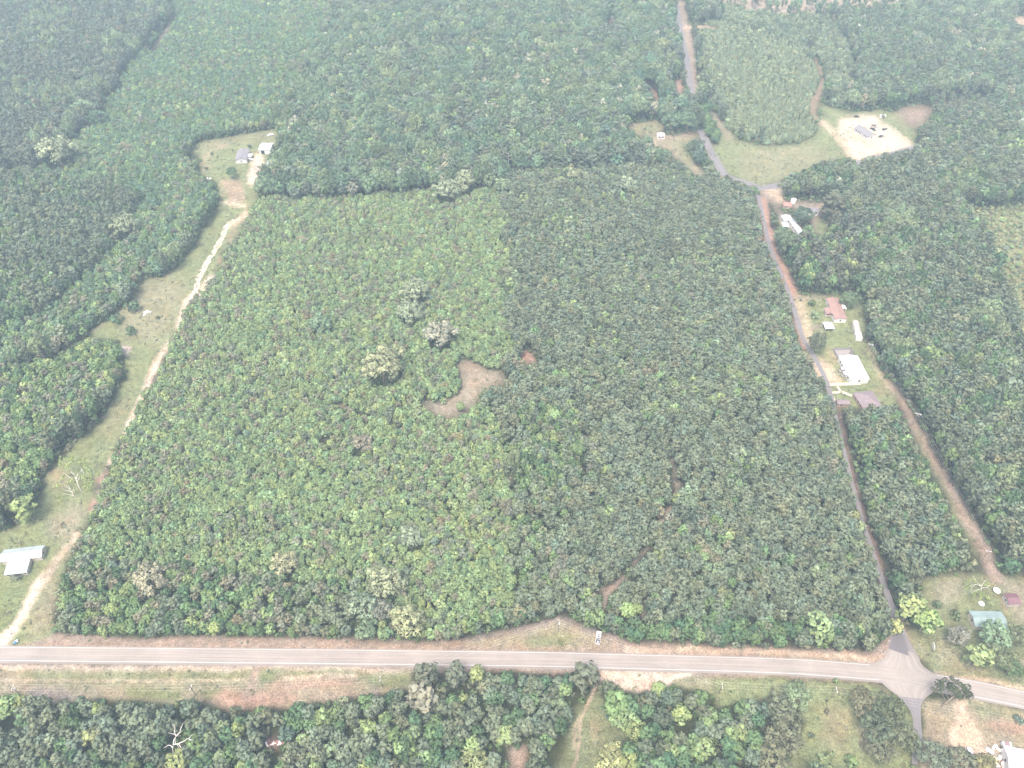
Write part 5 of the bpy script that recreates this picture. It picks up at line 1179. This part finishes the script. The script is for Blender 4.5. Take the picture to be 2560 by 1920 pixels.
# ------------------------------------------------------------------ vehicles
TYRE = M('tyre_rubber', (.025, .025, .028), .8, .2, 4, .1); CHROME = M('wheel_rim', (.45, .45, .47), .35, .5, 3, .05, .6); LAMP = M('lamp_lens', (.6, .6, .58), .2, .5, 3, .05); REDL = M('tail_lens', (.4, .03, .03), .3, .5, 3, .05)
def paint(name, c): return M(name, c, .35, .5, 2, .05)
def vehicle(name, label, cat, px, heading, L, Wd, kind, body, roofm=None, bedm=None, group=None, cargo=False):
    """heading: pixel the nose points at"""
    p = G(*px, 0); q = G(*heading, 0); ang = math.atan2(q.y-p.y, q.x-p.x)
    e = thing(name, label, cat, p, ang, group); w = Wd/2; l = L/2; hb = .95 if kind != 'pickup' else 1.08
    # side profile: nose at +x
    if kind == 'pickup':
        prof = [(-l, .45), (l-.1, .45), (l, .62), (l-.05, .98), (l-1.5, 1.1), (-.75, 1.12), (-.75, .80), (-l+.15, .80), (-l+.15, 1.06), (-l, 1.06)]
        cab = (-.75, l-1.45, -.35 if False else -.55, l-2.35, 1.85)
    elif kind == 'van':
        prof = [(-l, .40), (l-.1, .40), (l, .6), (l-.08, .98), (l-1.0, 1.12), (-l+.02, 1.12), (-l, .9)]; cab = (-l+.05, l-.95, -l+.3, l-1.75, 1.85)
    else:
        prof = [(-l, .38), (l-.1, .38), (l, .55), (l-.1, .82), (l-1.3, .95), (-l+.9, .98), (-l, .9)]; cab = (-l+.7, l-1.25, -l+1.35, l-2.05, 1.45)
    b = MB(); b.prism(prof, -w, w, 'y'); b.build('body', body, e, .05)
    x0, x1, xr0, xr1, zt = cab; zb = 1.06 if kind != 'car' else .92
    v = [(x0, -w*.94, zb), (x1, -w*.94, zb), (x1, w*.94, zb), (x0, w*.94, zb), (xr0, -w*.76, zt), (xr1, -w*.76, zt), (xr1, w*.76, zt), (xr0, w*.76, zt)]
    b = MB(); b.add(v, [(0, 3, 2, 1), (4, 5, 6, 7), (0, 1, 5, 4), (1, 2, 6, 5), (2, 3, 7, 6), (3, 0, 4, 7)]); gl = b.build('cabin_glass', GLASS, e)
    b = MB(); b.box(xr0-.06, xr1+.06, -w*.80, w*.80, zt-.02, zt+.05); ro = b.build('roof', roofm or body, e, .02)
    if kind == 'pickup':
        b = MB(); b.box((xr0+xr1)/2-.42, (xr0+xr1)/2+.32, -w*.40, w*.40, zt+.052, zt+.07); b.build('sunroof', GLASS, ro)
        b = MB(); b.box(-l+.16, -.80, -w+.12, w-.12, .805, .83); bd = b.build('bed', bedm or TYRE, e)
        if cargo:
            b = MB(); b.prism([(-.32, .84), (.3, .84), (.15, 1.05), (-.2, 1.02)], -l+.65, -l+1.3, 'x'); b.box(-l+.35, -l+.6, -.1, .4, .84, 1.0); c = b.build('white_sacks', PVCW, None, .05)
            c.location = p; c.rotation_euler = (0, 0, ang); tag(c, 'white sacks lying in the black bed of the pickup', 'sacks')
    for sx_ in (-l*.62, l*.62):
        for sy_ in (-1, 1):
            b = MB(); y0 = sy_*(w-.2); k = 14
            vv = [(sx_+.36*math.cos(6.283*j/k), y0+dy, .36+.36*math.sin(6.283*j/k)) for dy in (0, sy_*.24) for j in range(k)]
            b.add(vv, [tuple(range(k)), tuple(range(2*k-1, k-1, -1))]+[(j, j+k, (j+1) % k+k, (j+1) % k) for j in range(k)]); wh = b.build('wheel', TYRE, e)
            b = MB(); b.add([(sx_+.2*math.cos(6.283*j/8), y0+sy_*.25, .36+.2*math.sin(6.283*j/8)) for j in range(8)], [tuple(range(8))]); b.build('rim', CHROME, wh)
    for sy_ in (-1, 1):
        b = MB(); b.box(l-.10, l+.015, sy_*w*.72-.16, sy_*w*.72+.16, .66, .82); b.build('headlight', LAMP, e)
        b = MB(); b.box(-l-.015, -l+.05, sy_*w*.84-.1, sy_*w*.84+.1, .7, .9); b.build('tail_light', REDL, e)
        b = MB(); b.box(x1-.75, x1-.55, sy_*(w+.02)-.02, sy_*(w+.22)+.0 if sy_ > 0 else sy_*(w+.02)+.02, 1.05, 1.22) if sy_ > 0 else b.box(x1-.75, x1-.55, -w-.22, -w, 1.05, 1.22); b.build('mirror', body, e)
    return e
PW = paint('white_paint', (.74, .74, .75)); PK = paint('dark_grey_paint', (.05, .05, .06)); PB = paint('black_paint', (.02, .02, .025)); PGr = paint('grey_paint', (.22, .22, .23)); PBl = paint('blue_paint', (.08, .12, .2))
vehicle('pickup_truck', 'silver white pickup with a sunroof and black bed parked beside the highway', 'pickup', (1495.5, 1596), (1499, 1570), 5.9, 2.0, 'pickup', PW, PW, PB, cargo=True)
vehicle('passenger_van', 'white van parked at the foot of the sandy drive, bottom right', 'van', (2421.5, 1888), (2425, 1905), 5.0, 1.95, 'van', PW)
vehicle('parked_car', 'dark car with a pale load, farthest right on the sandy building plot', 'car', (2211, 324), (2222, 320), 5.0, 1.95, 'car', PK, PGr)
vehicle('parked_pickup', 'long dark pickup behind the grey roof of the new house', 'pickup', (2182, 325), (2192, 331), 5.6, 2.0, 'pickup', PK)
vehicle('parked_pickup', 'grey pickup on the upper part of the building plot behind the new house', 'pickup', (2186, 316.5), (2194, 320), 5.4, 1.95, 'pickup', paint('tan_grey_paint', (.38, .34, .31)))
vehicle('parked_car', 'dark car in front of the right end of the new house', 'car', (2202, 342), (2212, 338), 4.8, 1.9, 'car', PK)
vehicle('parked_car', 'small dark car at the upper left rim of the building plot', 'car', (2141, 293), (2150, 293), 4.4, 1.8, 'car', PK)
vehicle('parked_car', 'white car beside the small carport of the grey bungalow', 'car', (626, 400), (636, 400.5), 4.8, 1.9, 'car', PW)
vehicle('parked_car', 'white car on the grass above the pole barn, upper left', 'car', (677, 339), (686, 336.5), 4.8, 1.9, 'car', PW)
vehicle('parked_pickup', 'white pickup standing below the pole barn roof, upper left', 'pickup', (663, 379), (660, 388), 5.4, 1.95, 'pickup', PW)
vehicle('utility_car', 'small white utility vehicle at the left edge of the garden rows', 'car', (523, 448), (530, 449), 3.2, 1.6, 'car', PW)
vehicle('parked_car', 'dark car under the trees beside the red shed yard', 'car', (1955, 599), (1962, 597), 4.6, 1.8, 'car', PBl)
vehicle('parked_car', 'dark car in the shade of the yard behind the white trailer', 'car', (1581, 315.5), (1588, 316), 4.4, 1.8, 'car', PGr)
# brown-topped camper beside the white warehouse
ce, ang, L, Wd = frame_from(X('2507,1863 2530,1866 2529,1855 2509,1852'), 2.4)
e = thing('camper_van', 'old white camper with a brown roof panel beside the white warehouse', 'camper', ce, ang)
b = MB(); b.prism([(-L/2, .5), (L/2, .5), (L/2+.3, 1.3), (L/2, 2.3), (-L/2, 2.4)], -Wd/2, Wd/2, 'y'); b.build('body', PW, e, .08)
b = MB(); b.box(-L*.36, L*.30, -Wd*.46, Wd*.46, 2.36, 2.46); b.build('roof', M('brown_roof_panel', (.22, .15, .15), .8, .2, 2, .15), e)
for x in (-L*.3, L*.3):
    for sy_ in (-1, 1):
        b = MB(); b.add([(x+.36*math.cos(6.283*j/12), sy_*(Wd/2+dy), .36+.36*math.sin(6.283*j/12)) for dy in (-.2, .03) for j in range(12)], [tuple(range(12)), tuple(range(23, 11, -1))]+[(j, j+12, (j+1) % 12+12, (j+1) % 12) for j in range(12)]); b.build('wheel', TYRE, e)
# ------------------------------------------------------------------ yard clutter, bottom right
T6 = lambda x, y: (2380+x/10.37, 1760+y/10.37)
def crate(name, label, cat, px, l, w, h, mat, ang, lidmat=None):
    e = thing(name, label, cat, G(*px, 0), ang)
    b = MB(); b.box(-l/2, l/2, -w/2, w/2, .04, h); b.build('body', mat, e, min(.06, h*.12))
    b = MB(); b.box(-l/2-.04, l/2+.04, -w/2-.04, w/2+.04, h-.01, h+.07); b.build('lid', lidmat or mat, e, .02)
    return e
crate('chest_freezer', 'cream chest freezer lying in the yard left of the white warehouse', 'freezer', T6(1110, 1430), 2.0, .8, .85, M('cream_enamel', (.72, .66, .52), .5, .4, 2, .05), R(-38))
crate('washing_machine', 'white appliance on the dark ground nearest the warehouse corner', 'appliance', T6(1225, 1380), 1.1, .75, .95, PVCW, R(-40))
crate('fridge', 'white fridge lying beside the rusty frame in the yard', 'fridge', T6(1195, 1190), 1.7, .75, .7, PVCW, R(-35))
crate('water_tank_box', 'pale box topmost of the yard clutter by the camper', 'box', T6(1115, 1100), 1.2, .8, .8, PVCW, R(-40))
e = thing('round_tank', 'small round white tank in the yard clutter', 'tank', G(*T6(1058, 1152), 0)); b = MB(); b.disc((0, 0), .5, 0, .8, 14); b.build('body', PVCW, e, .05); b = MB(); b.disc((0, 0), .2, .8, .9, 10); b.build('lid', STEEL, e)
e = thing('utility_trailer', 'grey low trailer at the left of the yard clutter', 'trailer', G(*T6(965, 1235), 0), R(-35))
b = MB(); b.box(-1.5, 1.5, -.85, .85, .5, .6); b.box(-1.5, 1.5, -.85, -.80, .6, .95); b.box(-1.5, 1.5, .80, .85, .6, .95); b.build('deck', STEEL, e)
for sy_ in (-1, 1):
    b = MB(); b.add([(.3*math.cos(6.283*j/12), sy_*(.9+dy), .3+.3*math.sin(6.283*j/12)) for dy in (0, .18) for j in range(12)], [tuple(range(12)), tuple(range(23, 11, -1))]+[(j, j+12, (j+1) % 12+12, (j+1) % 12) for j in range(12)]); b.build('wheel', TYRE, e)
b = MB(); b.tube([(1.5, 0, .5), (2.6, 0, .45)], .05, 6); b.build('drawbar', STEEL, e)
# ------------------------------------------------------------------ signs, bins, tanks, bits
e = thing('roadside_sign', 'white framed empty sign standing in the grass right of the junction', 'sign', G(2330, 1621, 0), R(78))
b = MB(); b.box(-1.5, 1.5, -.05, .05, 1.0, 1.18); b.box(-1.5, 1.5, -.05, .05, 2.7, 2.9); b.box(-1.5, -1.3, -.05, .05, 1.18, 2.7); b.box(1.3, 1.5, -.05, .05, 1.18, 2.7); b.build('sign_frame', PVCW, e)
b = MB(); b.box(-1.3, 1.3, -.02, .02, 1.18, 2.7); b.build('sign_panel', M('sign_panel_grey', (.50, .50, .46), .6, .3, 2, .08), e)
for x in (-1.4, 1.4):
    b = MB(); b.box(x-.07, x+.07, -.07, .07, 0, 1.0); b.build('post', PVCW, e)
def roadsign(label, px, ang, shape, colr, h=2.1, cat='road sign'):
    e = thing('road_sign', label, cat, G(*px, 0), ang)
    b = MB(); b.tube([(0, 0, 0), (0, 0, h)], .04, 6); b.build('post', STEEL, e)
    b = MB(); k = shape; b.add([(.42*math.cos(6.283*(j+.5)/k), dy, h+.2+.42*math.sin(6.283*(j+.5)/k)) for dy in (.03, .06) for j in range(k)], [tuple(range(k)), tuple(range(2*k-1, k-1, -1))]+[(j, j+k, (j+1) % k+k, (j+1) % k) for j in range(k)]); b.build('sign_plate', colr, e)
roadsign('pale road sign seen from behind at the left corner of the junction', (2208, 1635), R(160), 8, STEEL)
roadsign('small sign at the wood edge above the junction corner', (2219, 1608), R(100), 4, PVCW)
roadsign('thin white marker in the grass right of the side road', (2296, 1616), R(80), 4, PVCW, 1.4)
roadsign('pale road sign on the right of the road stub south of the junction', (2327, 1786), R(80), 4, PVCW, 2.0)
roadsign('white notice board at the corner of the sandy yard', (2060, 959), R(40), 4, PVCW, 1.6)
BLUE = M('blue_plastic', (.10, .20, .36), .5, .4, 3, .08)
for k, (px_, l_) in enumerate([((40, 1608.5), 'dark blue bin nearest the highway at the lane mouth'), ((43.5, 1605.5), 'pale blue bin behind the dark one at the lane mouth')]):
    e = thing('wheelie_bin', l_, 'bin', G(*px_, 0), R(30)); mt = BLUE if k == 0 else M('pale_blue_plastic', (.45, .56, .62), .5, .4, 3, .08)
    b = MB(); b.add([(x*s_, y*s_, z) for z, s_ in ((.08, .42), (1.05, .55)) for x, y in ((-1, -1), (1, -1), (1, 1), (-1, 1))], [(3, 2, 1, 0), (4, 5, 6, 7), (0, 1, 5, 4), (1, 2, 6, 5), (2, 3, 7, 6), (3, 0, 4, 7)]); b.build('body', mt, e)
    b = MB(); b.box(-.6, .6, -.58, .58, 1.05, 1.13); b.build('lid', mt if k else BLUE, e, .03)
    for sy_ in (-1, 1):
        b = MB(); b.add([(-.42+.12*math.cos(6.283*j/10), sy_*.45+dy, .12+.12*math.sin(6.283*j/10)) for dy in (-.05, .05) for j in range(10)], [tuple(range(10)), tuple(range(19, 9, -1))]+[(j, j+10, (j+1) % 10+10, (j+1) % 10) for j in range(10)]); b.build('wheel', TYRE, e)
e = thing('mailbox', 'dark mailbox on a post across the highway from the lane', 'mailbox', G(12, 1664, 0), R(90))
b = MB(); b.box(-.06, .06, -.06, .06, 0, 1.05); b.build('post', WOOD, e); b = MB(); b.prism([(-.14, 1.05), (.14, 1.05), (.14, 1.25)]+[(.14*math.cos(math.pi*k/8), 1.25+.12*math.sin(math.pi*k/8)) for k in range(1, 8)]+[(-.14, 1.25)], -.3, .3, 'x'); b.build('body', PBl, e)
def tank(label, px, r, h):
    e = thing('storage_tank', label, 'tank', G(*px, 0)); b = MB(); b.disc((0, 0), r, 0, h, 18); b.build('body', PVCW, e, .12); b = MB(); b.disc((0, 0), r*.35, h, h+.15, 12); b.build('lid', PVCW, e)
tank('left of the two round white tanks above the building plot', (2203, 293.5), 1.6, 2.2); tank('right of the two round white tanks above the building plot', (2210, 293.0), 1.3, 2.0)
tank('round pale tank behind the red roofed shed', (1982, 507), 1.9, 3.2)
def dish(label, px, r):
    e = thing('satellite_dish', label, 'satellite dish', G(*px, 0), R(200)); b = MB(); b.tube([(0, 0, 0), (0, 0, 1.3)], .05, 6); b.build('post', STEEL, e)
    b = MB(); k = 16; b.add([(0, 0, 1.3)]+[(r*math.cos(6.283*j/k), r*math.sin(6.283*j/k), 1.3+.35*r) for j in range(k)]+[(0, 0, 1.24)]+[(r*1.03*math.cos(6.283*j/k), r*1.03*math.sin(6.283*j/k), 1.28+.35*r) for j in range(k)],
        [(0, j+1, (j+1) % k+1) for j in range(k)]+[(k+1, (j+1) % k+k+2, j+k+2) for j in range(k)]+[(j+1, j+k+2, (j+1) % k+k+2, (j+1) % k+1) for j in range(k)]); b.build('dish', PVCW, e)
dish('white satellite dish beside the pale dead tree on the right', (2488, 1481), 1.5); dish('white satellite dish just above the teal roof', (2450, 1514), 1.2)
# bleached rubbish heaps in the pasture
def heap(name, label, cat, px, w, n_, mats, seed):
    rg = random.Random(seed); e = thing(name, label, cat, G(*px, 0)); 
    groups = {}
    for k in range(n_):
        a = rg.uniform(0, 6.28); q = w*math.sqrt(rg.random()); l_ = rg.uniform(.5, 2.2); h = rg.uniform(.15, .5)*(1.4-q/w)
        mm = Matrix.Translation((q*math.cos(a), q*.7*math.sin(a), h*.5)) @ Matrix.Rotation(rg.uniform(0, 3.14), 4, 'Z') @ Matrix.Rotation(rg.uniform(-.25, .25), 4, 'X')
        m = rg.choice(mats); groups.setdefault(m.name, (m, MB()))[1].box(-l_/2, l_/2, -rg.uniform(.15, .6), rg.uniform(.15, .6), -h*.5, h*.5, mm)
    for nm, (m, b) in groups.items(): b.build('debris', m, e)
heap('debris_pile', 'pale pinkish heap of debris at the corner of the young trees in the pasture', 'debris pile', (311, 875), 4.2, 34, [WOOD, CONC, M('old_pink_boards', (.42, .33, .30), .9, .1, 2, .2)], 5)
heap('rubbish_pile', 'white rubbish scattered beside the dark bush in the pasture', 'rubbish pile', (369, 782), 2.6, 16, [PVCW, CONC], 7)
heap('scrap_pile', 'dark scrap heap between the appliances in the bottom right yard', 'scrap pile', T6(1330, 1520), 3.0, 30, [M('rust', (.16, .09, .075), .9, .1, 2, .25), STEEL, WOOD, PVCW], 9)
heap('brush_pile', 'reddish litter lying in a gap of the bottom left wood', 'debris pile', (685, 1857), 3.2, 20, [M('red_litter', (.24, .13, .12), .9, .1, 2, .2), PVCW], 11)
# pale rocks in the grass
def rock(px, r, label, group):
    e_ = random.Random(int(px[0]*7+px[1])); b = bmesh.new(); bmesh.ops.create_icosphere(b, subdivisions=2, radius=r)
    for v_ in b.verts: v_.co *= e_.uniform(.82, 1.15); v_.co.z *= .6
    me = bpy.data.meshes.new('pale_rock'); b.to_mesh(me); b.free(); me.materials.append(M('pale_stone', (.34, .30, .25), .9, .1, 3, .15))
    o = bpy.data.objects.new('pale_rock', me); COL.objects.link(o); q = G(*px, 0); o.location = (q.x, q.y, r*.3); tag(o, label, 'rock', group)
for px_ in X('1358,1563 1417,1582 1428,1582 1475,1588 1414,1606 1424,1614 1457,1607 1469,1605 1467,1614 1462,1622 1472,1621 1476,1620 1528,1598 1517,1605 1407,1591'):
    rock(px_, random.uniform(.18, .36), 'pale rock lying in the grass triangle beside the parked pickup', 'pale rocks in the grass triangle')
for px_ in X('662,1611 667,1611 733,1609 758,1614 990,1612 2168,1637 2200,1625 2205,1626 2209,1634'):
    rock(px_, random.uniform(.18, .3), 'pale rock on the far verge of the highway', 'pale rocks on the far highway verge')
# ------------------------------------------------------------------ leafless and pale trees
def deadtree(name, label, base, limbs, mat=DEADWOOD, r0=.3, tufts=None):
    """limbs: lists of (pixel x, pixel y, height m): a real 3-D skeleton"""
    p = G(*base, 0); e = thing(name, label, 'tree', p)
    for k, l in enumerate(limbs):
        pts = [G(x, y, z)-p for x, y, z in l[0]]; r = l[1]
        b = MB(); b.tube(pts, [r*(1-.75*i/(len(pts)-1)) for i in range(len(pts))], 6); b.build('trunk' if k == 0 else 'limb', mat, e)
    if tufts:
        rng = np.random.default_rng(3); lum = []
        for (x, y, z, r) in tufts:
            q = G(x, y, z)-p
            for j in range(5): lum.append((q.x+rng.normal(0, r*.7), q.y+rng.normal(0, r*.7), q.z+rng.normal(0, r*.35), r*.55, r*.4, rng.uniform(.85, 1.15)))
        me = crown_mesh('wispy_crown', lum, 20, .34, rng); c = bpy.data.objects.new('crown', me); COL.objects.link(c); c.parent = e; c['tint'] = [.20*1.3, .25*1.3, .09*1.3, 1.0]
    return e
D = lambda s: [(380+float(a.split(',')[0])/13.83, 1780+float(a.split(',')[1])/13.83, float(a.split(',')[2])) for a in s.split()]
deadtree('dead_tree', 'white leafless dead tree standing in the bottom left wood', (433, 1884), [
    (D('735,1440,3.5 725,1330,6.5 720,1230,8.5 740,1130,9'), .32), (D('740,1130,9 760,950,10 800,900,10.5 835,830,11 800,760,11.5 775,640,12 800,590,12.4 740,440,13'), .22), (D('740,440,13 690,455,13'), .09), (D('740,440,13 800,410,13.2'), .08),
    (D('835,830,11 900,770,11.5 975,690,12 985,600,12.5 1040,470,13.2 1060,400,13.6 1150,325,14'), .18), (D('790,780,11 680,745,11 550,715,11'), .13), (D('770,1120,9 900,1100,9 1000,1050,9.3 1130,1000,9.8 1210,925,10.2 1270,920,10.4 1340,830,10.8 1430,770,11.2'), .2),
    (D('1270,920,10.4 1340,960,10.5 1440,940,10.6'), .09), (D('1270,930,10.4 1370,1000,10.2 1450,1000,10'), .07), (D('720,1230,8.5 640,1150,8.6 560,1150,8.6 480,1200,8.4 395,1250,8.2'), .2), (D('920,1100,9 970,1180,8.5 1010,1250,8 1020,1350,7.4 1090,1430,7 1170,1530,6.5'), .16), (D('880,1130,9 920,1220,8.2 960,1280,7.8'), .1),
    (D('800,1120,9 820,1000,9.6 815,940,10'), .12)])
E_ = lambda s: [(100+float(a.split(',')[0])/9.217, 1120+float(a.split(',')[1])/9.217, float(a.split(',')[2])) for a in s.split()]
deadtree('wispy_tree', 'half bare old tree with white limbs and wispy light green leaves by the pasture lane', (203, 1226), [
    (E_('950,980,0 900,900,3 850,780,6 820,700,7.5'), .34), (E_('820,700,7.5 780,600,9 700,545,10'), .2), (E_('850,780,6 900,700,8 910,640,9'), .16), (E_('830,720,7.5 870,600,9 940,540,10'), .15), (E_('940,540,10 960,490,10.6 900,420,11'), .1), (E_('960,490,10.6 1000,560,9.6 1020,650,8.6'), .1), (E_('700,690,7 610,620,7.6 520,560,8'), .1)],
    tufts=[(100+x/9.217, 1120+y/9.217, z, r) for x, y, z, r in ((460, 330, 9.5, 1.5), (560, 300, 10, 1.6), (700, 260, 10.5, 1.7), (840, 300, 10.5, 1.7), (980, 330, 10, 1.6), (1150, 520, 8.5, 1.5), (1230, 640, 8, 1.6), (1180, 780, 6.5, 1.6), (1080, 820, 6, 1.7), (480, 720, 7, 1.5), (400, 860, 5.5, 1.3), (640, 420, 9.5, 1.4), (700, 780, 6, 1.3), (1050, 950, 4, 1.7), (440, 1160, 3, 1.2), (1080, 640, 8, 1.4))])
deadtree('dead_tree', 'small white leafless tree in the pasture in front of the wispy old tree', (186, 1242), [
    (E_('785,1115,0 740,1030,2.6 700,960,4.4'), .22), (E_('700,960,4.4 640,910,5.4 560,840,6.4'), .12), (E_('720,1000,3.6 620,980,4.6 530,955,5.4'), .12), (E_('780,1100,.6 660,1070,2 530,1055,3.4'), .12), (E_('700,960,4.4 660,880,5.8 650,845,6.4'), .1), (E_('740,1030,2.6 775,960,4 780,900,5.2'), .1), (E_('690,950,4.6 695,900,5.6'), .07)])
deadtree('dead_snag', 'tall leaning bare snag in the far left young wood', (357, 311), [(X('0,0')*0+[(357, 311, 0), (349, 287, 8), (340, 264, 15)], .28), ([(350, 289, 7.5), (344, 284, 8.8)], .08), ([(347, 281, 9.6), (353, 276, 10.2)], .07)])
deadtree('dead_snag', 'bare snag with short side twigs in the far middle wood', (1272, 432), [([(1272, 432, 0), (1271.5, 410, 8), (1271, 378, 19)], .26)]+[([(1271.5, y, z), (1271+dx, y-4, z+.8)], .09) for dx, y, z in ((-12, 405, 10), (10, 400, 11.5), (-10, 394, 13), (11, 390, 15), (-8, 385, 16.5))])
deadtree('dead_snag', 'slim bare snag in front of the small pale round oak', (1544, 484), [([(1544, 484, 0), (1545, 468, 7), (1546, 451, 14)], .24), ([(1545, 464, 9), (1539, 461, 9.6)], .07), ([(1545, 470, 7), (1541, 473, 7)], .07)])
deadtree('dead_snag', 'thin white dead trunk in the upper middle wood', (1530, 258), [([(1530, 258, 0), (1531, 242, 10)], .22), ([(1530.5, 250, 5), (1533, 247, 6)], .06)])
F_ = lambda s: [(2360+float(a.split(',')[0])/5.925, 1440+float(a.split(',')[1])/5.925, float(a.split(',')[2])) for a in s.split()]
deadtree('pale_tree', 'pale grey nearly leafless tree on the right above the teal roof', (2452, 1482), [
    (F_('560,260,0 555,200,4 550,150,6.5'), .26), (F_('550,150,6.5 480,120,8 380,140,8.6'), .12), (F_('550,150,6.5 460,60,9.5 440,0,11'), .12), (F_('550,150,6.5 600,80,9 650,50,10'), .12), (F_('550,180,5.5 640,170,7 710,220,6.6'), .1), (F_('545,190,5 450,220,6 400,260,6'), .1), (F_('600,80,9 560,30,10.4 570,-20,11.4'), .08), (F_('480,120,8 420,160,8.2 390,220,8'), .07), (F_('640,170,7 680,110,8.4'), .07)],
    tufts=[(2360+x/5.925, 1440+y/5.925, z, r) for x, y, z, r in ((450, 250, 4, 1.3), (560, 300, 3, 1.6), (640, 340, 2.5, 1.5), (420, 60, 9, 1.0), (620, 120, 7.5, 1.0), (360, 180, 7, 1.0))])
# lone leaning pine on the corner by the junction
def lone_pine():
    base = (2352, 1768); p = G(*base, 0); e = thing('leaning_pine', 'lone leaning pine with a flat crown over the highway, right of the junction', 'tree', p)
    HP = lambda x, y, z: G(2280+x/6.91, 1560+y/6.91, z)-p
    b = MB(); b.tube([(0, 0, 0), HP(600, 1350, 3.2), HP(720, 1250, 6.5), HP(800, 1160, 8.6)], [.3, .26, .19, .1], 8); b.build('trunk', BARK, e)
    for pts in (((590, 1355, 3.0), (540, 1240, 6.5), (470, 1130, 9)), ((650, 1310, 4.4), (590, 1210, 7), (560, 1080, 10)), ((690, 1275, 5.6), (670, 1150, 8.5), (660, 1050, 10.5)), ((740, 1235, 6.9), (860, 1150, 9), (950, 1130, 9.4)), ((700, 1265, 5.8), (860, 1290, 6.8), (960, 1250, 7.6))):
        b = MB(); b.tube([HP(*q) for q in pts], [.12, .08, .03], 6); b.build('limb', BARK, e)
    rng = np.random.default_rng(8); lum = []
    for x, y, z, r in ((430, 1100, 9, 1.5), (520, 1040, 10, 1.7), (610, 1010, 10.8, 1.8), (700, 1030, 11, 1.9), (800, 1060, 10.6, 1.9), (880, 1110, 10, 1.9), (960, 1160, 9.4, 1.7), (1010, 1220, 8.6, 1.3), (480, 1160, 8.4, 1.3), (580, 1120, 9.6, 1.6), (680, 1110, 10, 1.8), (780, 1150, 9.4, 1.8), (880, 1210, 8.6, 1.8), (940, 1270, 7.8, 1.3), (790, 1260, 7.8, 1.2), (690, 1180, 9, 1.2), (510, 990, 10.6, .9), (720, 985, 11.6, 1.0)):
        q = HP(x, y, z)
        for j in range(4): lum.append((q.x+rng.normal(0, r*.45), q.y+rng.normal(0, r*.45), q.z+rng.normal(0, r*.25), r*.6, r*.42, rng.uniform(.85, 1.15)))
    me = crown_mesh('leaning_pine_crown', lum, 26, .38, rng); c = bpy.data.objects.new('crown', me); COL.objects.link(c); c.parent = e; c['tint'] = [.085, .10, .055, 1.0]
lone_pine()

# ------------------------------------------------------------------ air
def haze():
    m = bpy.data.materials.new('haze_air'); m.use_nodes = True; n = m.node_tree; n.nodes.remove(n.nodes['Principled BSDF'])
    v = N(n, 'ShaderNodeVolumePrincipled'); v.inputs['Color'].default_value = (.66, .86, 1.0, 1); v.inputs['Density'].default_value = HAZE_DENSITY; v.inputs['Anisotropy'].default_value = 0.0
    n.links.new(v.outputs[0], n.nodes['Material Output'].inputs['Volume'])
    co_ = np.array(gme.attributes['position'].data[0].vector) if False else None
    xs = wx.ravel(); ys = wy.ravel()
    b = MB(); b.box(xs.min()-50, xs.max()+50, ys.min()-50, ys.max()+50, -1.0, H+12)
    o = b.build('haze', m); o['kind'] = 'stuff'; o['label'] = 'pale summer haze over the whole wood'
haze()
